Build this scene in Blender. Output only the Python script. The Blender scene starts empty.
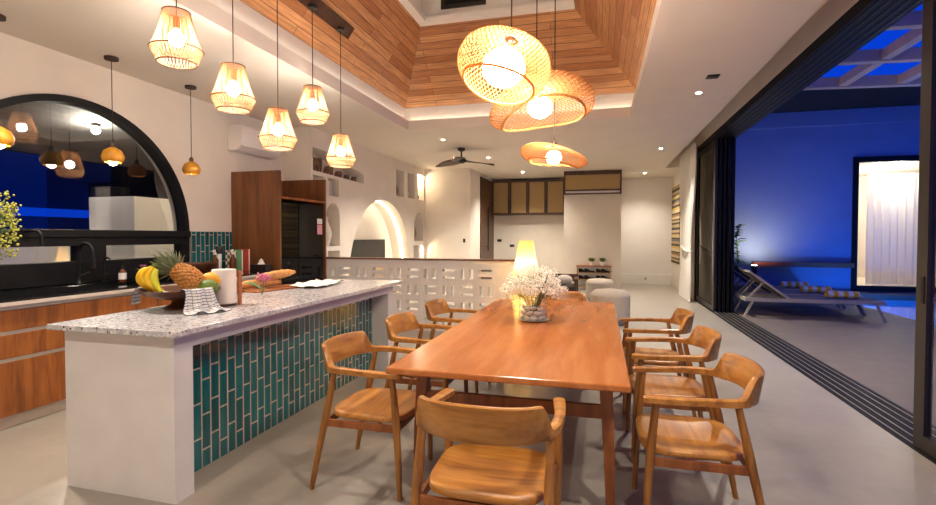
import bpy, bmesh, math, random
from mathutils import Vector, Matrix
PI = math.pi
random.seed(7)
SC = bpy.context.scene
COL = SC.collection

# ------------------------------------------------------------------ helpers
def lin(r, g, b):
    f = lambda c: (c/255/12.92) if c/255 <= .04045 else ((c/255+.055)/1.055)**2.4
    return (f(r), f(g), f(b), 1.0)

def sm(a, b, x):
    t = min(1, max(0, (x-a)/(b-a))); return t*t*(3-2*t)

class MB:
    def __init__(s):
        s.bm = bmesh.new(); s.uv = None
    def box(s, x0, x1, y0, y1, z0, z1):
        v = [s.bm.verts.new((x, y, z)) for z in (z0, z1) for y in (y0, y1) for x in (x0, x1)]
        for f in ((0,2,3,1),(4,5,7,6),(0,1,5,4),(2,6,7,3),(0,4,6,2),(1,3,7,5)):
            s.bm.faces.new([v[i] for i in f])
        return s
    def obox(s, c, half, R):
        R = R.to_3x3()
        v = [s.bm.verts.new(Vector(c)+R@Vector((x*half[0], y*half[1], z*half[2]))) for z in (-1,1) for y in (-1,1) for x in (-1,1)]
        for f in ((0,2,3,1),(4,5,7,6),(0,1,5,4),(2,6,7,3),(0,4,6,2),(1,3,7,5)):
            s.bm.faces.new([v[i] for i in f])
        return s
    def bar(s, p0, p1, w, h, up=(0,0,1)):
        p0 = Vector(p0); p1 = Vector(p1); d = (p1-p0); L = d.length; d.normalize()
        u = Vector(up); a = d.cross(u).normalized(); u = a.cross(d).normalized()
        R = Matrix((d, a, u)).transposed()
        return s.obox((p0+p1)/2, (L/2, w/2, h/2), R)
    def loft(s, rings, cap=True, closed=False, cyc=True):
        vs = [[s.bm.verts.new(p) for p in r] for r in rings]
        n = len(vs[0]); m = len(vs)
        for i in range(m if closed else m-1):
            a = vs[i]; b = vs[(i+1) % m]
            for k in range(n if cyc else n-1):
                j = (k+1) % n
                s.bm.faces.new((a[k], a[j], b[j], b[k]))
        if cap and not closed and cyc:
            s.bm.faces.new(list(reversed(vs[0]))); s.bm.faces.new(vs[-1])
        return s
    def tube(s, pts, rad, n=8, cap=True, closed=False):
        pts = [Vector(p) for p in pts]; m = len(pts)
        if not hasattr(rad, '__len__'): rad = [rad]*m
        rings = []; up = None
        for i, p in enumerate(pts):
            if closed: t = pts[(i+1) % m]-pts[i-1]
            else: t = pts[min(i+1, m-1)]-pts[max(i-1, 0)]
            t.normalize()
            if up is None:
                up = Vector((0,0,1)) if abs(t.z) < .9 else Vector((1,0,0))
            a = t.cross(up)
            if a.length < 1e-5: a = t.orthogonal()
            a.normalize(); up = a.cross(t).normalized()
            rings.append([p+(a*math.cos(2*PI*k/n)+up*math.sin(2*PI*k/n))*rad[i] for k in range(n)])
        return s.loft(rings, cap, closed)
    def lathe(s, prof, c=(0,0,0), n=24, cap=True):
        c = Vector(c)
        return s.loft([[c+Vector((r*math.cos(2*PI*k/n), r*math.sin(2*PI*k/n), z)) for k in range(n)] for r, z in prof], cap)
    def cyl(s, c, r, h, n=20):
        return s.lathe([(r, 0), (r, h)], c, n)
    def ell(s, c, r, nu=16, nv=10, R=None):
        c = Vector(c); rings = []
        for i in range(1, nv):
            t = PI*i/nv-PI/2
            ring = []
            for k in range(nu):
                p = Vector((r[0]*math.cos(t)*math.cos(2*PI*k/nu), r[1]*math.cos(t)*math.sin(2*PI*k/nu), r[2]*math.sin(t)))
                ring.append(c+(R@p if R else p))
            rings.append(ring)
        s.loft(rings, False)
        vs = list(s.bm.verts)[-(nv-1)*nu:]
        for lo, sg in ((0, -1), ((nv-2)*nu, 1)):
            p = Vector((0, 0, sg*r[2])); q = s.bm.verts.new(c+(R@p if R else p))
            for k in range(nu):
                a, b = vs[lo+k], vs[lo+(k+1) % nu]
                s.bm.faces.new((b, a, q) if sg < 0 else (a, b, q))
        return s
    def ico(s, c, r, sub=1):
        bmesh.ops.create_icosphere(s.bm, subdivisions=sub, radius=r, matrix=Matrix.Translation(c)); return s
    def prism(s, poly, vec):
        vec = Vector(vec)
        a = [s.bm.verts.new(p) for p in poly]; b = [s.bm.verts.new(Vector(p)+vec) for p in poly]
        s.bm.faces.new(list(reversed(a))); s.bm.faces.new(b)
        n = len(a)
        for k in range(n): s.bm.faces.new((a[k], a[(k+1) % n], b[(k+1) % n], b[k]))
        return s
    def quad(s, pts, uvs=None):
        f = s.bm.faces.new([s.bm.verts.new(p) for p in pts])
        if uvs:
            if s.uv is None: s.uv = s.bm.loops.layers.uv.new('UVMap')
            for l, u in zip(f.loops, uvs): l[s.uv].uv = u
        return s
    def grid(s, fn, nu, nv, uv=False):
        g = [[s.bm.verts.new(fn(i/nu, j/nv)) for j in range(nv+1)] for i in range(nu+1)]
        if uv and s.uv is None: s.uv = s.bm.loops.layers.uv.new('UVMap')
        for i in range(nu):
            for j in range(nv):
                f = s.bm.faces.new((g[i][j], g[i+1][j], g[i+1][j+1], g[i][j+1]))
                if uv:
                    for l, (a, b) in zip(f.loops, ((i,j),(i+1,j),(i+1,j+1),(i,j+1))): l[s.uv].uv = (a/nu, b/nv)
        return s
    def build(s, name, m, parent=None, smooth=False, bevel=0, solid=0, sub=0, ang=None):
        bmesh.ops.recalc_face_normals(s.bm, faces=s.bm.faces)
        me = bpy.data.meshes.new(name); s.bm.to_mesh(me); s.bm.free()
        if m: me.materials.append(m)
        o = bpy.data.objects.new(name, me); COL.objects.link(o)
        if parent: o.parent = parent
        if smooth:
            for p in me.polygons: p.use_smooth = True
            try: me.set_sharp_from_angle(angle=math.radians(ang or 50))
            except Exception: pass
        if solid:
            k = o.modifiers.new('thickness', 'SOLIDIFY'); k.thickness = solid; k.offset = 0
        if bevel:
            k = o.modifiers.new('bevel', 'BEVEL'); k.width = bevel; k.segments = 2; k.limit_method = 'ANGLE'; k.angle_limit = math.radians(40)
        if sub:
            k = o.modifiers.new('sub', 'SUBSURF'); k.levels = sub; k.render_levels = sub
        return o

def tag(o, label, cat, group=None):
    o['label'] = label; o['category'] = cat
    if group: o['group'] = group
    return o
def thing(name, label, cat, loc=(0,0,0), rotz=0, group=None):
    o = bpy.data.objects.new(name, None); COL.objects.link(o)
    o.location = loc; o.rotation_euler = (0,0,rotz); o.empty_display_size = .1
    return tag(o, label, cat, group)
def struct(o):
    o['kind'] = 'structure'; return o
def dup(root, loc, rotz=None, label=None, group=None):
    r = root.copy(); COL.objects.link(r); r.location = loc
    if rotz is not None: r.rotation_euler = (0,0,rotz)
    if label: r['label'] = label
    if group: r['group'] = group
    for ch in list(root.children):
        c = ch.copy(); COL.objects.link(c); c.parent = r
        for g in list(ch.children):
            d = g.copy(); COL.objects.link(d); d.parent = c
    return r

# ------------------------------------------------------------------ materials
def newmat(name):
    m = bpy.data.materials.new(name); m.use_nodes = True
    nt = m.node_tree; b = nt.nodes['Principled BSDF']
    return m, nt, b
def N(nt, t, **kw):
    n = nt.nodes.new(t)
    for k, v in kw.items(): setattr(n, k, v)
    return n
def plain(name, col, rough=.5, metal=0, noise=.06, nscale=12, spec=.5, bump=0):
    m, nt, b = newmat(name)
    b.inputs['Roughness'].default_value = rough; b.inputs['Metallic'].default_value = metal
    b.inputs['Specular IOR Level'].default_value = spec
    tc = N(nt, 'ShaderNodeTexCoord'); nz = N(nt, 'ShaderNodeTexNoise'); nz.inputs['Scale'].default_value = nscale; nz.inputs['Detail'].default_value = 4
    nt.links.new(tc.outputs['Object'], nz.inputs['Vector'])
    r = N(nt, 'ShaderNodeValToRGB')
    r.color_ramp.elements[0].position = .3; r.color_ramp.elements[1].position = .7
    r.color_ramp.elements[0].color = [c*(1-noise) for c in col[:3]]+[1]; r.color_ramp.elements[1].color = [min(1, c*(1+noise)) for c in col[:3]]+[1]
    nt.links.new(nz.outputs['Fac'], r.inputs['Fac']); nt.links.new(r.outputs['Color'], b.inputs['Base Color'])
    if bump:
        bp = N(nt, 'ShaderNodeBump'); bp.inputs['Strength'].default_value = bump; bp.inputs['Distance'].default_value = .01
        nt.links.new(nz.outputs['Fac'], bp.inputs['Height']); nt.links.new(bp.outputs['Normal'], b.inputs['Normal'])
    return m
def wood(name, c1, c2, c3, axis='x', scale=6, rough=.35, coord='Object', stretch=10, bump=.05):
    m, nt, b = newmat(name); b.inputs['Roughness'].default_value = rough
    tc = N(nt, 'ShaderNodeTexCoord'); mp = N(nt, 'ShaderNodeMapping')
    sc = [scale]*3; sc['xyz'.index(axis)] = scale/stretch; mp.inputs['Scale'].default_value = sc
    nt.links.new(tc.outputs[coord], mp.inputs['Vector'])
    oi = N(nt, 'ShaderNodeObjectInfo'); ad = N(nt, 'ShaderNodeVectorMath'); ad.operation = 'ADD'
    ml = N(nt, 'ShaderNodeMath'); ml.operation = 'MULTIPLY'; ml.inputs[1].default_value = 37
    nt.links.new(oi.outputs['Random'], ml.inputs[0]); nt.links.new(mp.outputs['Vector'], ad.inputs[0]); nt.links.new(ml.outputs[0], ad.inputs[1])
    n1 = N(nt, 'ShaderNodeTexNoise'); n1.inputs['Scale'].default_value = 1.6; n1.inputs['Detail'].default_value = 8; n1.inputs['Distortion'].default_value = .8
    n2 = N(nt, 'ShaderNodeTexNoise'); n2.inputs['Scale'].default_value = 9; n2.inputs['Detail'].default_value = 6
    for n in (n1, n2): nt.links.new(ad.outputs[0], n.inputs['Vector'])
    mx = N(nt, 'ShaderNodeMath'); mx.operation = 'MULTIPLY_ADD'; mx.inputs[1].default_value = .3
    nt.links.new(n2.outputs['Fac'], mx.inputs[0]); nt.links.new(n1.outputs['Fac'], mx.inputs[2])
    r = N(nt, 'ShaderNodeValToRGB'); e = r.color_ramp.elements
    e[0].position = .46; e[0].color = c1; e[1].position = .86; e[1].color = c3
    k = e.new(.64); k.color = c2
    nt.links.new(mx.outputs[0], r.inputs['Fac']); nt.links.new(r.outputs['Color'], b.inputs['Base Color'])
    bp = N(nt, 'ShaderNodeBump'); bp.inputs['Strength'].default_value = bump; bp.inputs['Distance'].default_value = .005
    nt.links.new(n2.outputs['Fac'], bp.inputs['Height']); nt.links.new(bp.outputs['Normal'], b.inputs['Normal'])
    return m
def emis(name, col, strength):
    m, nt, b = newmat(name)
    b.inputs['Base Color'].default_value = col; b.inputs['Emission Color'].default_value = col; b.inputs['Emission Strength'].default_value = strength
    return m
def bricks(name, c1, c2, mortar, w, h, msize, rough, offset=.5, bump=.3, noise=0, coat=0):
    """UV in metres: u along the brick length, v across the courses."""
    m, nt, b = newmat(name); b.inputs['Roughness'].default_value = rough
    b.inputs['Coat Weight'].default_value = coat
    uv = N(nt, 'ShaderNodeUVMap'); br = N(nt, 'ShaderNodeTexBrick')
    br.offset = offset; br.inputs['Scale'].default_value = 1; br.inputs['Brick Width'].default_value = w; br.inputs['Row Height'].default_value = h
    br.inputs['Mortar Size'].default_value = msize; br.inputs['Mortar Smooth'].default_value = .1; br.inputs['Bias'].default_value = 0
    br.inputs['Color1'].default_value = c1; br.inputs['Color2'].default_value = c2; br.inputs['Mortar'].default_value = mortar
    nt.links.new(uv.outputs['UV'], br.inputs['Vector'])
    out = br.outputs['Color']
    if noise:
        mp = N(nt, 'ShaderNodeMapping'); mp.inputs['Scale'].default_value = (3, 40, 1); nt.links.new(uv.outputs['UV'], mp.inputs['Vector'])
        nz = N(nt, 'ShaderNodeTexNoise'); nz.inputs['Scale'].default_value = 1; nz.inputs['Detail'].default_value = 5; nt.links.new(mp.outputs['Vector'], nz.inputs['Vector'])
        r = N(nt, 'ShaderNodeValToRGB'); r.color_ramp.elements[0].position = .3; r.color_ramp.elements[1].position = .7
        r.color_ramp.elements[0].color = (1-noise,)*3+(1,); r.color_ramp.elements[1].color = (1,1,1,1)
        nt.links.new(nz.outputs['Fac'], r.inputs['Fac'])
        mm = N(nt, 'ShaderNodeMix'); mm.data_type = 'RGBA'; mm.blend_type = 'MULTIPLY'; mm.inputs['Factor'].default_value = 1
        nt.links.new(out, mm.inputs['A']); nt.links.new(r.outputs['Color'], mm.inputs['B']); out = mm.outputs['Result']
    nt.links.new(out, b.inputs['Base Color'])
    bp = N(nt, 'ShaderNodeBump'); bp.inputs['Strength'].default_value = bump; bp.inputs['Distance'].default_value = .004; bp.invert = True
    nt.links.new(br.outputs['Fac'], bp.inputs['Height']); nt.links.new(bp.outputs['Normal'], b.inputs['Normal'])
    return m
def glass_thin(name, tint=(1,1,1,1), base=.03, rough=0.0, ior=1.5):
    m, nt, b = newmat(name); nt.nodes.remove(b)
    t = N(nt, 'ShaderNodeBsdfTransparent'); t.inputs['Color'].default_value = tint
    g = N(nt, 'ShaderNodeBsdfGlossy'); g.inputs['Roughness'].default_value = rough
    fr = N(nt, 'ShaderNodeFresnel'); geo = N(nt, 'ShaderNodeNewGeometry'); mr = N(nt, 'ShaderNodeMapRange')
    mr.inputs['To Min'].default_value = ior; mr.inputs['To Max'].default_value = 1/ior
    nt.links.new(geo.outputs['Backfacing'], mr.inputs['Value']); nt.links.new(mr.outputs['Result'], fr.inputs['IOR'])
    ad = N(nt, 'ShaderNodeMath'); ad.operation = 'ADD'; ad.inputs[1].default_value = base; ad.use_clamp = True
    mx = N(nt, 'ShaderNodeMixShader'); nt.links.new(fr.outputs[0], ad.inputs[0]); nt.links.new(ad.outputs[0], mx.inputs[0])
    nt.links.new(t.outputs[0], mx.inputs[1]); nt.links.new(g.outputs[0], mx.inputs[2]); nt.links.new(mx.outputs[0], nt.nodes['Material Output'].inputs['Surface'])
    return m
def translucent(name, col, mix=.5, trans=0.0, wave=0):
    """cloth or cane that lets light through"""
    m, nt, b = newmat(name); b.inputs['Base Color'].default_value = col; b.inputs['Roughness'].default_value = .8
    t = N(nt, 'ShaderNodeBsdfTranslucent'); t.inputs['Color'].default_value = col
    mx = N(nt, 'ShaderNodeMixShader'); mx.inputs[0].default_value = mix
    nt.links.new(b.outputs[0], mx.inputs[1]); nt.links.new(t.outputs[0], mx.inputs[2]); last = mx
    if trans:
        tr = N(nt, 'ShaderNodeBsdfTransparent'); m2 = N(nt, 'ShaderNodeMixShader'); m2.inputs[0].default_value = trans
        nt.links.new(mx.outputs[0], m2.inputs[1]); nt.links.new(tr.outputs[0], m2.inputs[2]); last = m2
    nt.links.new(last.outputs[0], nt.nodes['Material Output'].inputs['Surface'])
    return m

def floor_mat():
    m, nt, b = newmat('polished_concrete')
    tc = N(nt, 'ShaderNodeTexCoord')
    n1 = N(nt, 'ShaderNodeTexNoise'); n1.inputs['Scale'].default_value = 1.3; n1.inputs['Detail'].default_value = 7; n1.inputs['Roughness'].default_value = .6
    n2 = N(nt, 'ShaderNodeTexNoise'); n2.inputs['Scale'].default_value = 14; n2.inputs['Detail'].default_value = 4
    for n in (n1, n2): nt.links.new(tc.outputs['Object'], n.inputs['Vector'])
    ma = N(nt, 'ShaderNodeMath'); ma.operation = 'MULTIPLY_ADD'; ma.inputs[1].default_value = .25
    nt.links.new(n2.outputs['Fac'], ma.inputs[0]); nt.links.new(n1.outputs['Fac'], ma.inputs[2])
    r = N(nt, 'ShaderNodeValToRGB'); e = r.color_ramp.elements
    e[0].position = .4; e[0].color = lin(143,134,122); e[1].position = .9; e[1].color = lin(168,158,146)
    nt.links.new(ma.outputs[0], r.inputs['Fac']); nt.links.new(r.outputs['Color'], b.inputs['Base Color'])
    rr = N(nt, 'ShaderNodeMapRange'); rr.inputs['To Min'].default_value = .22; rr.inputs['To Max'].default_value = .42
    nt.links.new(n1.outputs['Fac'], rr.inputs['Value']); nt.links.new(rr.outputs['Result'], b.inputs['Roughness'])
    return m
def terrazzo_mat():
    m, nt, b = newmat('terrazzo'); b.inputs['Roughness'].default_value = .16
    tc = N(nt, 'ShaderNodeTexCoord')
    def chips(scale, thr, rnd):
        v = N(nt, 'ShaderNodeTexVoronoi'); v.inputs['Scale'].default_value = scale; v.inputs['Randomness'].default_value = 1
        nt.links.new(tc.outputs['Object'], v.inputs['Vector'])
        s = N(nt, 'ShaderNodeSeparateColor'); nt.links.new(v.outputs['Color'], s.inputs[0])
        a = N(nt, 'ShaderNodeMath'); a.operation = 'LESS_THAN'; a.inputs[1].default_value = thr; nt.links.new(s.outputs[0], a.inputs[0])
        d = N(nt, 'ShaderNodeMath'); d.operation = 'LESS_THAN'; d.inputs[1].default_value = rnd; nt.links.new(v.outputs['Distance'], d.inputs[0])
        p = N(nt, 'ShaderNodeMath'); p.operation = 'MULTIPLY'; nt.links.new(a.outputs[0], p.inputs[0]); nt.links.new(d.outputs[0], p.inputs[1])
        return p, s
    nz = N(nt, 'ShaderNodeTexNoise'); nz.inputs['Scale'].default_value = 30; nz.inputs['Detail'].default_value = 5; nt.links.new(tc.outputs['Object'], nz.inputs['Vector'])
    r0 = N(nt, 'ShaderNodeValToRGB'); r0.color_ramp.elements[0].position = .35; r0.color_ramp.elements[0].color = lin(176,172,176); r0.color_ramp.elements[1].position = .65; r0.color_ramp.elements[1].color = lin(214,210,210)
    nt.links.new(nz.outputs['Fac'], r0.inputs['Fac'])
    col = r0.outputs['Color']
    for sc, thr, rd, c in ((60, .4, .42, lin(166,162,168)), (52, .12, .40, lin(120,98,88)), (62, .10, .45, lin(70,64,68)), (46, .25, .45, lin(228,224,220))):
        p, s = chips(sc, thr, rd)
        mx = N(nt, 'ShaderNodeMix'); mx.data_type = 'RGBA'; nt.links.new(p.outputs[0], mx.inputs['Factor']); nt.links.new(col, mx.inputs['A']); mx.inputs['B'].default_value = c
        col = mx.outputs['Result']
    nt.links.new(col, b.inputs['Base Color'])
    return m
def stripes_mat(name, cols, axis=2, length=1.0, interp='CONSTANT', rough=.9):
    """bands along an object axis: cols = [(position 0..1, colour)...]"""
    m, nt, b = newmat(name); b.inputs['Roughness'].default_value = rough
    tc = N(nt, 'ShaderNodeTexCoord'); sp = N(nt, 'ShaderNodeSeparateXYZ'); nt.links.new(tc.outputs['Object'], sp.inputs[0])
    d = N(nt, 'ShaderNodeMath'); d.operation = 'DIVIDE'; d.inputs[1].default_value = length; nt.links.new(sp.outputs[axis], d.inputs[0])
    fr = N(nt, 'ShaderNodeMath'); fr.operation = 'FRACT'; nt.links.new(d.outputs[0], fr.inputs[0])
    r = N(nt, 'ShaderNodeValToRGB'); r.color_ramp.interpolation = interp; e = r.color_ramp.elements
    e[0].position = cols[0][0]; e[0].color = cols[0][1]; e[1].position = cols[1][0]; e[1].color = cols[1][1]
    for p, c in cols[2:]:
        k = e.new(p); k.color = c
    nt.links.new(fr.outputs[0], r.inputs['Fac']); nt.links.new(r.outputs['Color'], b.inputs['Base Color'])
    return m
def cane_mat(name, c1, c2, scale=90):
    m, nt, b = newmat(name); b.inputs['Roughness'].default_value = .6
    tc = N(nt, 'ShaderNodeTexCoord'); ck = N(nt, 'ShaderNodeTexChecker'); ck.inputs['Scale'].default_value = scale
    ck.inputs['Color1'].default_value = c1; ck.inputs['Color2'].default_value = c2
    nt.links.new(tc.outputs['Object'], ck.inputs['Vector']); nt.links.new(ck.outputs['Color'], b.inputs['Base Color'])
    return m
def check_mat():
    m, nt, b = newmat('windowpane_check_cotton'); b.inputs['Roughness'].default_value = .9
    uv = N(nt, 'ShaderNodeUVMap'); br = N(nt, 'ShaderNodeTexBrick'); br.offset = 0
    br.inputs['Scale'].default_value = 1; br.inputs['Brick Width'].default_value = .0303; br.inputs['Row Height'].default_value = .0833; br.inputs['Mortar Size'].default_value = .0035; br.inputs['Mortar Smooth'].default_value = .2
    mp = N(nt, 'ShaderNodeMapping'); mp.inputs['Scale'].default_value = (1, .8, 1)
    nt.links.new(uv.outputs['UV'], mp.inputs['Vector']); nt.links.new(mp.outputs['Vector'], br.inputs['Vector'])
    br.inputs['Color1'].default_value = lin(226,222,218); br.inputs['Color2'].default_value = lin(226,222,218); br.inputs['Mortar'].default_value = lin(50,55,80)
    nt.links.new(br.outputs['Color'], b.inputs['Base Color'])
    return m

M = {}
M['plaster'] = plain('cream_plaster', lin(224,213,198), .75, noise=.03, nscale=3, bump=.03)
M['ceiling'] = plain('white_ceiling_paint', lin(222,212,200), .8, noise=.02, nscale=2)
M['white'] = plain('white_paint', lin(226,220,214), .6, noise=.02, nscale=4)
M['island_white'] = plain('white_microcement', lin(222,216,212), .6, noise=.04, nscale=5)
M['band'] = plain('white_trim_paint', lin(232,226,220), .6, noise=.02)
M['floor'] = floor_mat()
M['deck'] = plain('grey_deck_stone', lin(116,104,94), .55, noise=.1, nscale=5)
M['terrazzo'] = terrazzo_mat()
M['tile'] = bricks('teal_glazed_tile', lin(6,84,88), lin(14,116,120), lin(205,196,178), .215, .0725, .0055, .12, .36, .5, .45, .6)
M['plank'] = bricks('cedar_planks', lin(224,164,112), lin(180,112,66), lin(104,60,34), 1.9, .105, .0035, .4, .37, .4, .42)
M['chair'] = wood('honey_teak', lin(136,82,30), lin(172,112,46), lin(196,138,66), 'x', 9, .34)
M['chairz'] = wood('honey_teak_leg', lin(118,70,28), lin(152,98,42), lin(176,120,56), 'z', 9, .34)
M['table'] = wood('polished_orange_teak', lin(172,98,44), lin(186,110,54), lin(200,128,70), 'y', 5, .2, bump=0, stretch=8)
M['table_leg'] = wood('dark_teak', lin(112,58,26), lin(140,78,36), lin(158,92,46), 'z', 8, .35)
M['walnut'] = wood('brown_veneer', lin(92,54,26), lin(116,70,36), lin(132,82,44), 'z', 6, .38, stretch=14)
M['drawer'] = wood('reddish_teak_veneer', lin(112,60,22), lin(146,82,32), lin(170,102,44), 'z', 7, .36, stretch=8)
M['darkwood'] = wood('dark_stained_wood', lin(50,30,18), lin(72,44,26), lin(88,56,34), 'z', 8, .4)
M['bowlwood'] = wood('dark_turned_wood', lin(52,26,16), lin(78,42,26), lin(100,58,34), 'x', 12, .3)
M['lightwood'] = wood('pale_wood', lin(150,112,72), lin(176,136,92), lin(190,152,106), 'x', 8, .5)
M['board'] = wood('acacia_board', lin(130,72,34), lin(164,98,52), lin(184,118,68), 'x', 14, .4)
M['black'] = plain('black_powder_coat', lin(14,13,14), .55, spec=.25, noise=.1)
M['bronze'] = plain('dark_bronze_frame', lin(50,42,40), .4, .3, noise=.08)
M['blackstone'] = plain('black_polished_stone', lin(14,14,17), .08, noise=.3, nscale=30)
M['blackmatte'] = plain('black_metal', lin(14,14,15), .45, 0, spec=.3)
M['blackgloss'] = plain('black_glass_door', lin(10,10,12), .05, noise=.05, spec=.25)
M['alu'] = plain('brushed_aluminium', lin(186,178,172), .4, .6)
M['pale'] = plain('pale_stone_edge', lin(206,192,180), .6)
M['chrome'] = plain('chrome', lin(220,220,220), .15, 1)
M['glass'] = glass_thin('clear_glass', (.93,.95,.95,1), .015)
M['glassdark'] = glass_thin('night_window_glass', (.80,.80,.78,1), .09)
M['smoked'] = glass_thin('smoked_glass', (.45,.45,.46,1), .05)
M['vaseglass'] = glass_thin('vase_glass', (.97,.98,.97,1), .01, ior=1.35)
M['rattan'] = translucent('rattan_string', lin(206,166,122), .38)
M['rattanliner'] = translucent('pale_paper_liner', lin(250,226,190), .75, .18)
M['rattandark'] = plain('brown_cane_ring', lin(112,72,42), .7)
M['bamboo'] = translucent('woven_bamboo', lin(208,152,88), .36)
M['cord'] = plain('brown_flex', lin(60,40,28), .7)
M['bulb'] = emis('warm_bulb', (1,.93,.82,1), 52)
M['bulb_big'] = emis('warm_globe_bulb', (1,.91,.77,1), 24)
M['down'] = emis('downlight_lens', (1,.92,.78,1), 60)
M['led'] = emis('led_strip', (1,.90,.72,1), 5)
M['amber'] = wood('amber_wood_dome', lin(184,116,18), lin(206,138,30), lin(220,156,48), 'z', 10, .4)
M['shade'] = translucent('pleated_yellow_shade', lin(250,224,160), .6, .04)
M['curtain'] = translucent('sheer_linen', lin(244,238,230), .2, 0)
M['cane'] = cane_mat('cane_webbing', lin(178,146,96), lin(150,120,76))
M['tv'] = plain('tv_screen', lin(22,22,24), .12)
M['plastic'] = plain('white_plastic', lin(232,226,220), .4, noise=.01)
M['greyplastic'] = plain('grey_plastic', lin(150,146,142), .5)
M['ottoman'] = plain('knitted_wool', lin(160,146,130), .95, noise=.15, nscale=60, bump=.4)
M['greycloth'] = plain('grey_cushion_cloth', lin(176,164,152), .95, noise=.1, nscale=50, bump=.2)
M['darkcloth'] = plain('charcoal_cloth', lin(58,48,42), .95, noise=.15, nscale=50)
M['leaf'] = plain('green_leaf', lin(74,112,42), .5, noise=.3, nscale=18)
M['leafgrey'] = plain('silvery_pineapple_leaf', lin(118,128,92), .55, noise=.35, nscale=22)
M['leafyellow'] = plain('yellow_green_blossom', lin(164,162,66), .8, noise=.25, nscale=30)
M['stem'] = plain('green_stem', lin(86,108,48), .6, noise=.2)
M['blossom'] = plain('white_blossom', lin(252,248,232), .8, noise=.05, nscale=40)
M['pink'] = plain('pink_petal', lin(204,116,142), .7, noise=.3, nscale=40)
M['pebble'] = plain('pale_pebble', lin(226,216,202), .6, noise=.15, nscale=9)
M['banana'] = plain('banana_skin', lin(236,188,22), .45, noise=.1, nscale=14)
M['bananagreen'] = plain('greenish_banana_skin', lin(196,192,32), .45, noise=.1, nscale=14)
M['pine'] = plain('pineapple_eye', lin(196,136,66), .6, noise=.35, nscale=45)
M['mango'] = plain('mango_skin', lin(230,164,44), .4, noise=.2, nscale=8)
M['avocado'] = plain('green_mango_skin', lin(92,116,34), .45, noise=.3, nscale=10)
M['orange'] = plain('orange_peel', lin(226,132,48), .5, noise=.1, nscale=30)
M['check'] = check_mat()
M['bread'] = plain('baked_crust', lin(196,138,78), .7, noise=.25, nscale=18, bump=.3)
M['paper'] = plain('white_tissue', lin(236,230,224), .9, noise=.02)
M['pinkcream'] = plain('kitchen_roll_paper', lin(232,220,206), .9, noise=.02)
M['ambglass'] = plain('amber_glass', lin(96,50,20), .12)
M['bookgreen'] = plain('green_book_cover', lin(110,160,110), .6)
M['bookred'] = plain('red_book_cover', lin(186,72,52), .6)
M['bookyellow'] = plain('yellow_book_cover', lin(206,176,60), .6)
M['bookdark'] = plain('dark_book_cover', lin(60,66,70), .6)
M['bookpat'] = cane_mat('patterned_book_cover', lin(226,216,200), lin(90,80,70), 24)
M['tissuebox'] = plain('dark_leather_box', lin(40,26,20), .4)
M['elephant'] = plain('carved_brown_wood', lin(112,74,44), .5, noise=.2)
M['ceramic'] = plain('pale_ceramic', lin(206,198,184), .3)
M['ceramicdark'] = plain('speckled_ceramic', lin(120,106,88), .5, noise=.6, nscale=60)
M['label_white'] = plain('sticker_white', lin(225,220,215), .5)
M['label_pink'] = plain('sticker_pink', lin(214,150,160), .5)
M['textile'] = stripes_mat('striped_wall_weaving', [(0,lin(60,52,48)),(.05,lin(186,160,110)),(.10,lin(70,64,60)),(.14,lin(196,176,130)),(.2,lin(150,110,70)),(.26,lin(60,56,56)),(.3,lin(206,186,140)),(.38,lin(196,164,84)),(.44,lin(70,62,58)),(.5,lin(180,150,110)),(.56,lin(112,104,98)),(.62,lin(66,58,52)),(.66,lin(200,178,120)),(.74,lin(120,84,60)),(.79,lin(190,170,130)),(.86,lin(58,52,50)),(.92,lin(176,152,104))], 2, 1.065)
M['towel'] = stripes_mat('yellow_white_stripe_towel', [(0,lin(236,190,60)),(.5,lin(240,236,226))], 0, .15)
M['lounger'] = plain('light_metal_frame', lin(176,168,156), .45, noise=.03)
M['sling'] = plain('grey_sling_mesh', lin(128,122,116), .8, noise=.1, nscale=60)
M['yardwall'] = plain('yard_wall_blue_light_tint', lin(118,132,170), .85, noise=.04, nscale=2)  # blue outdoor light mixed into the colour of a pale wall
M['ledge'] = wood('red_timber_ledge', lin(120,56,34), lin(150,74,44), lin(166,90,56), 'x', 6, .5)
M['pergola'] = plain('painted_steel', lin(190,168,140), .55, noise=.05)
M['darkroof'] = plain('dark_soffit', lin(18,16,16), .9)
M['pooltile'] = plain('pale_blue_pool_plaster', lin(150,196,224), .5, noise=.08)
M['pot'] = plain('black_pot', lin(24,24,25), .4)
M['shoe'] = plain('dark_shoe', lin(34,28,26), .5)
M['amberlit'] = M['amber']
def water_mat():
    m = glass_thin('pool_water', (.75,.92,1,1), .0, ior=1.2)
    nt = m.node_tree; nz = N(nt, 'ShaderNodeTexNoise'); nz.inputs['Scale'].default_value = 4; bp = N(nt, 'ShaderNodeBump'); bp.inputs['Strength'].default_value = .25
    tc = N(nt, 'ShaderNodeTexCoord'); nt.links.new(tc.outputs['Object'], nz.inputs['Vector']); nt.links.new(nz.outputs['Fac'], bp.inputs['Height'])
    for n in nt.nodes:
        if n.type == 'BSDF_GLOSSY': nt.links.new(bp.outputs['Normal'], n.inputs['Normal'])
    return m
M['water'] = water_mat()

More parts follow.
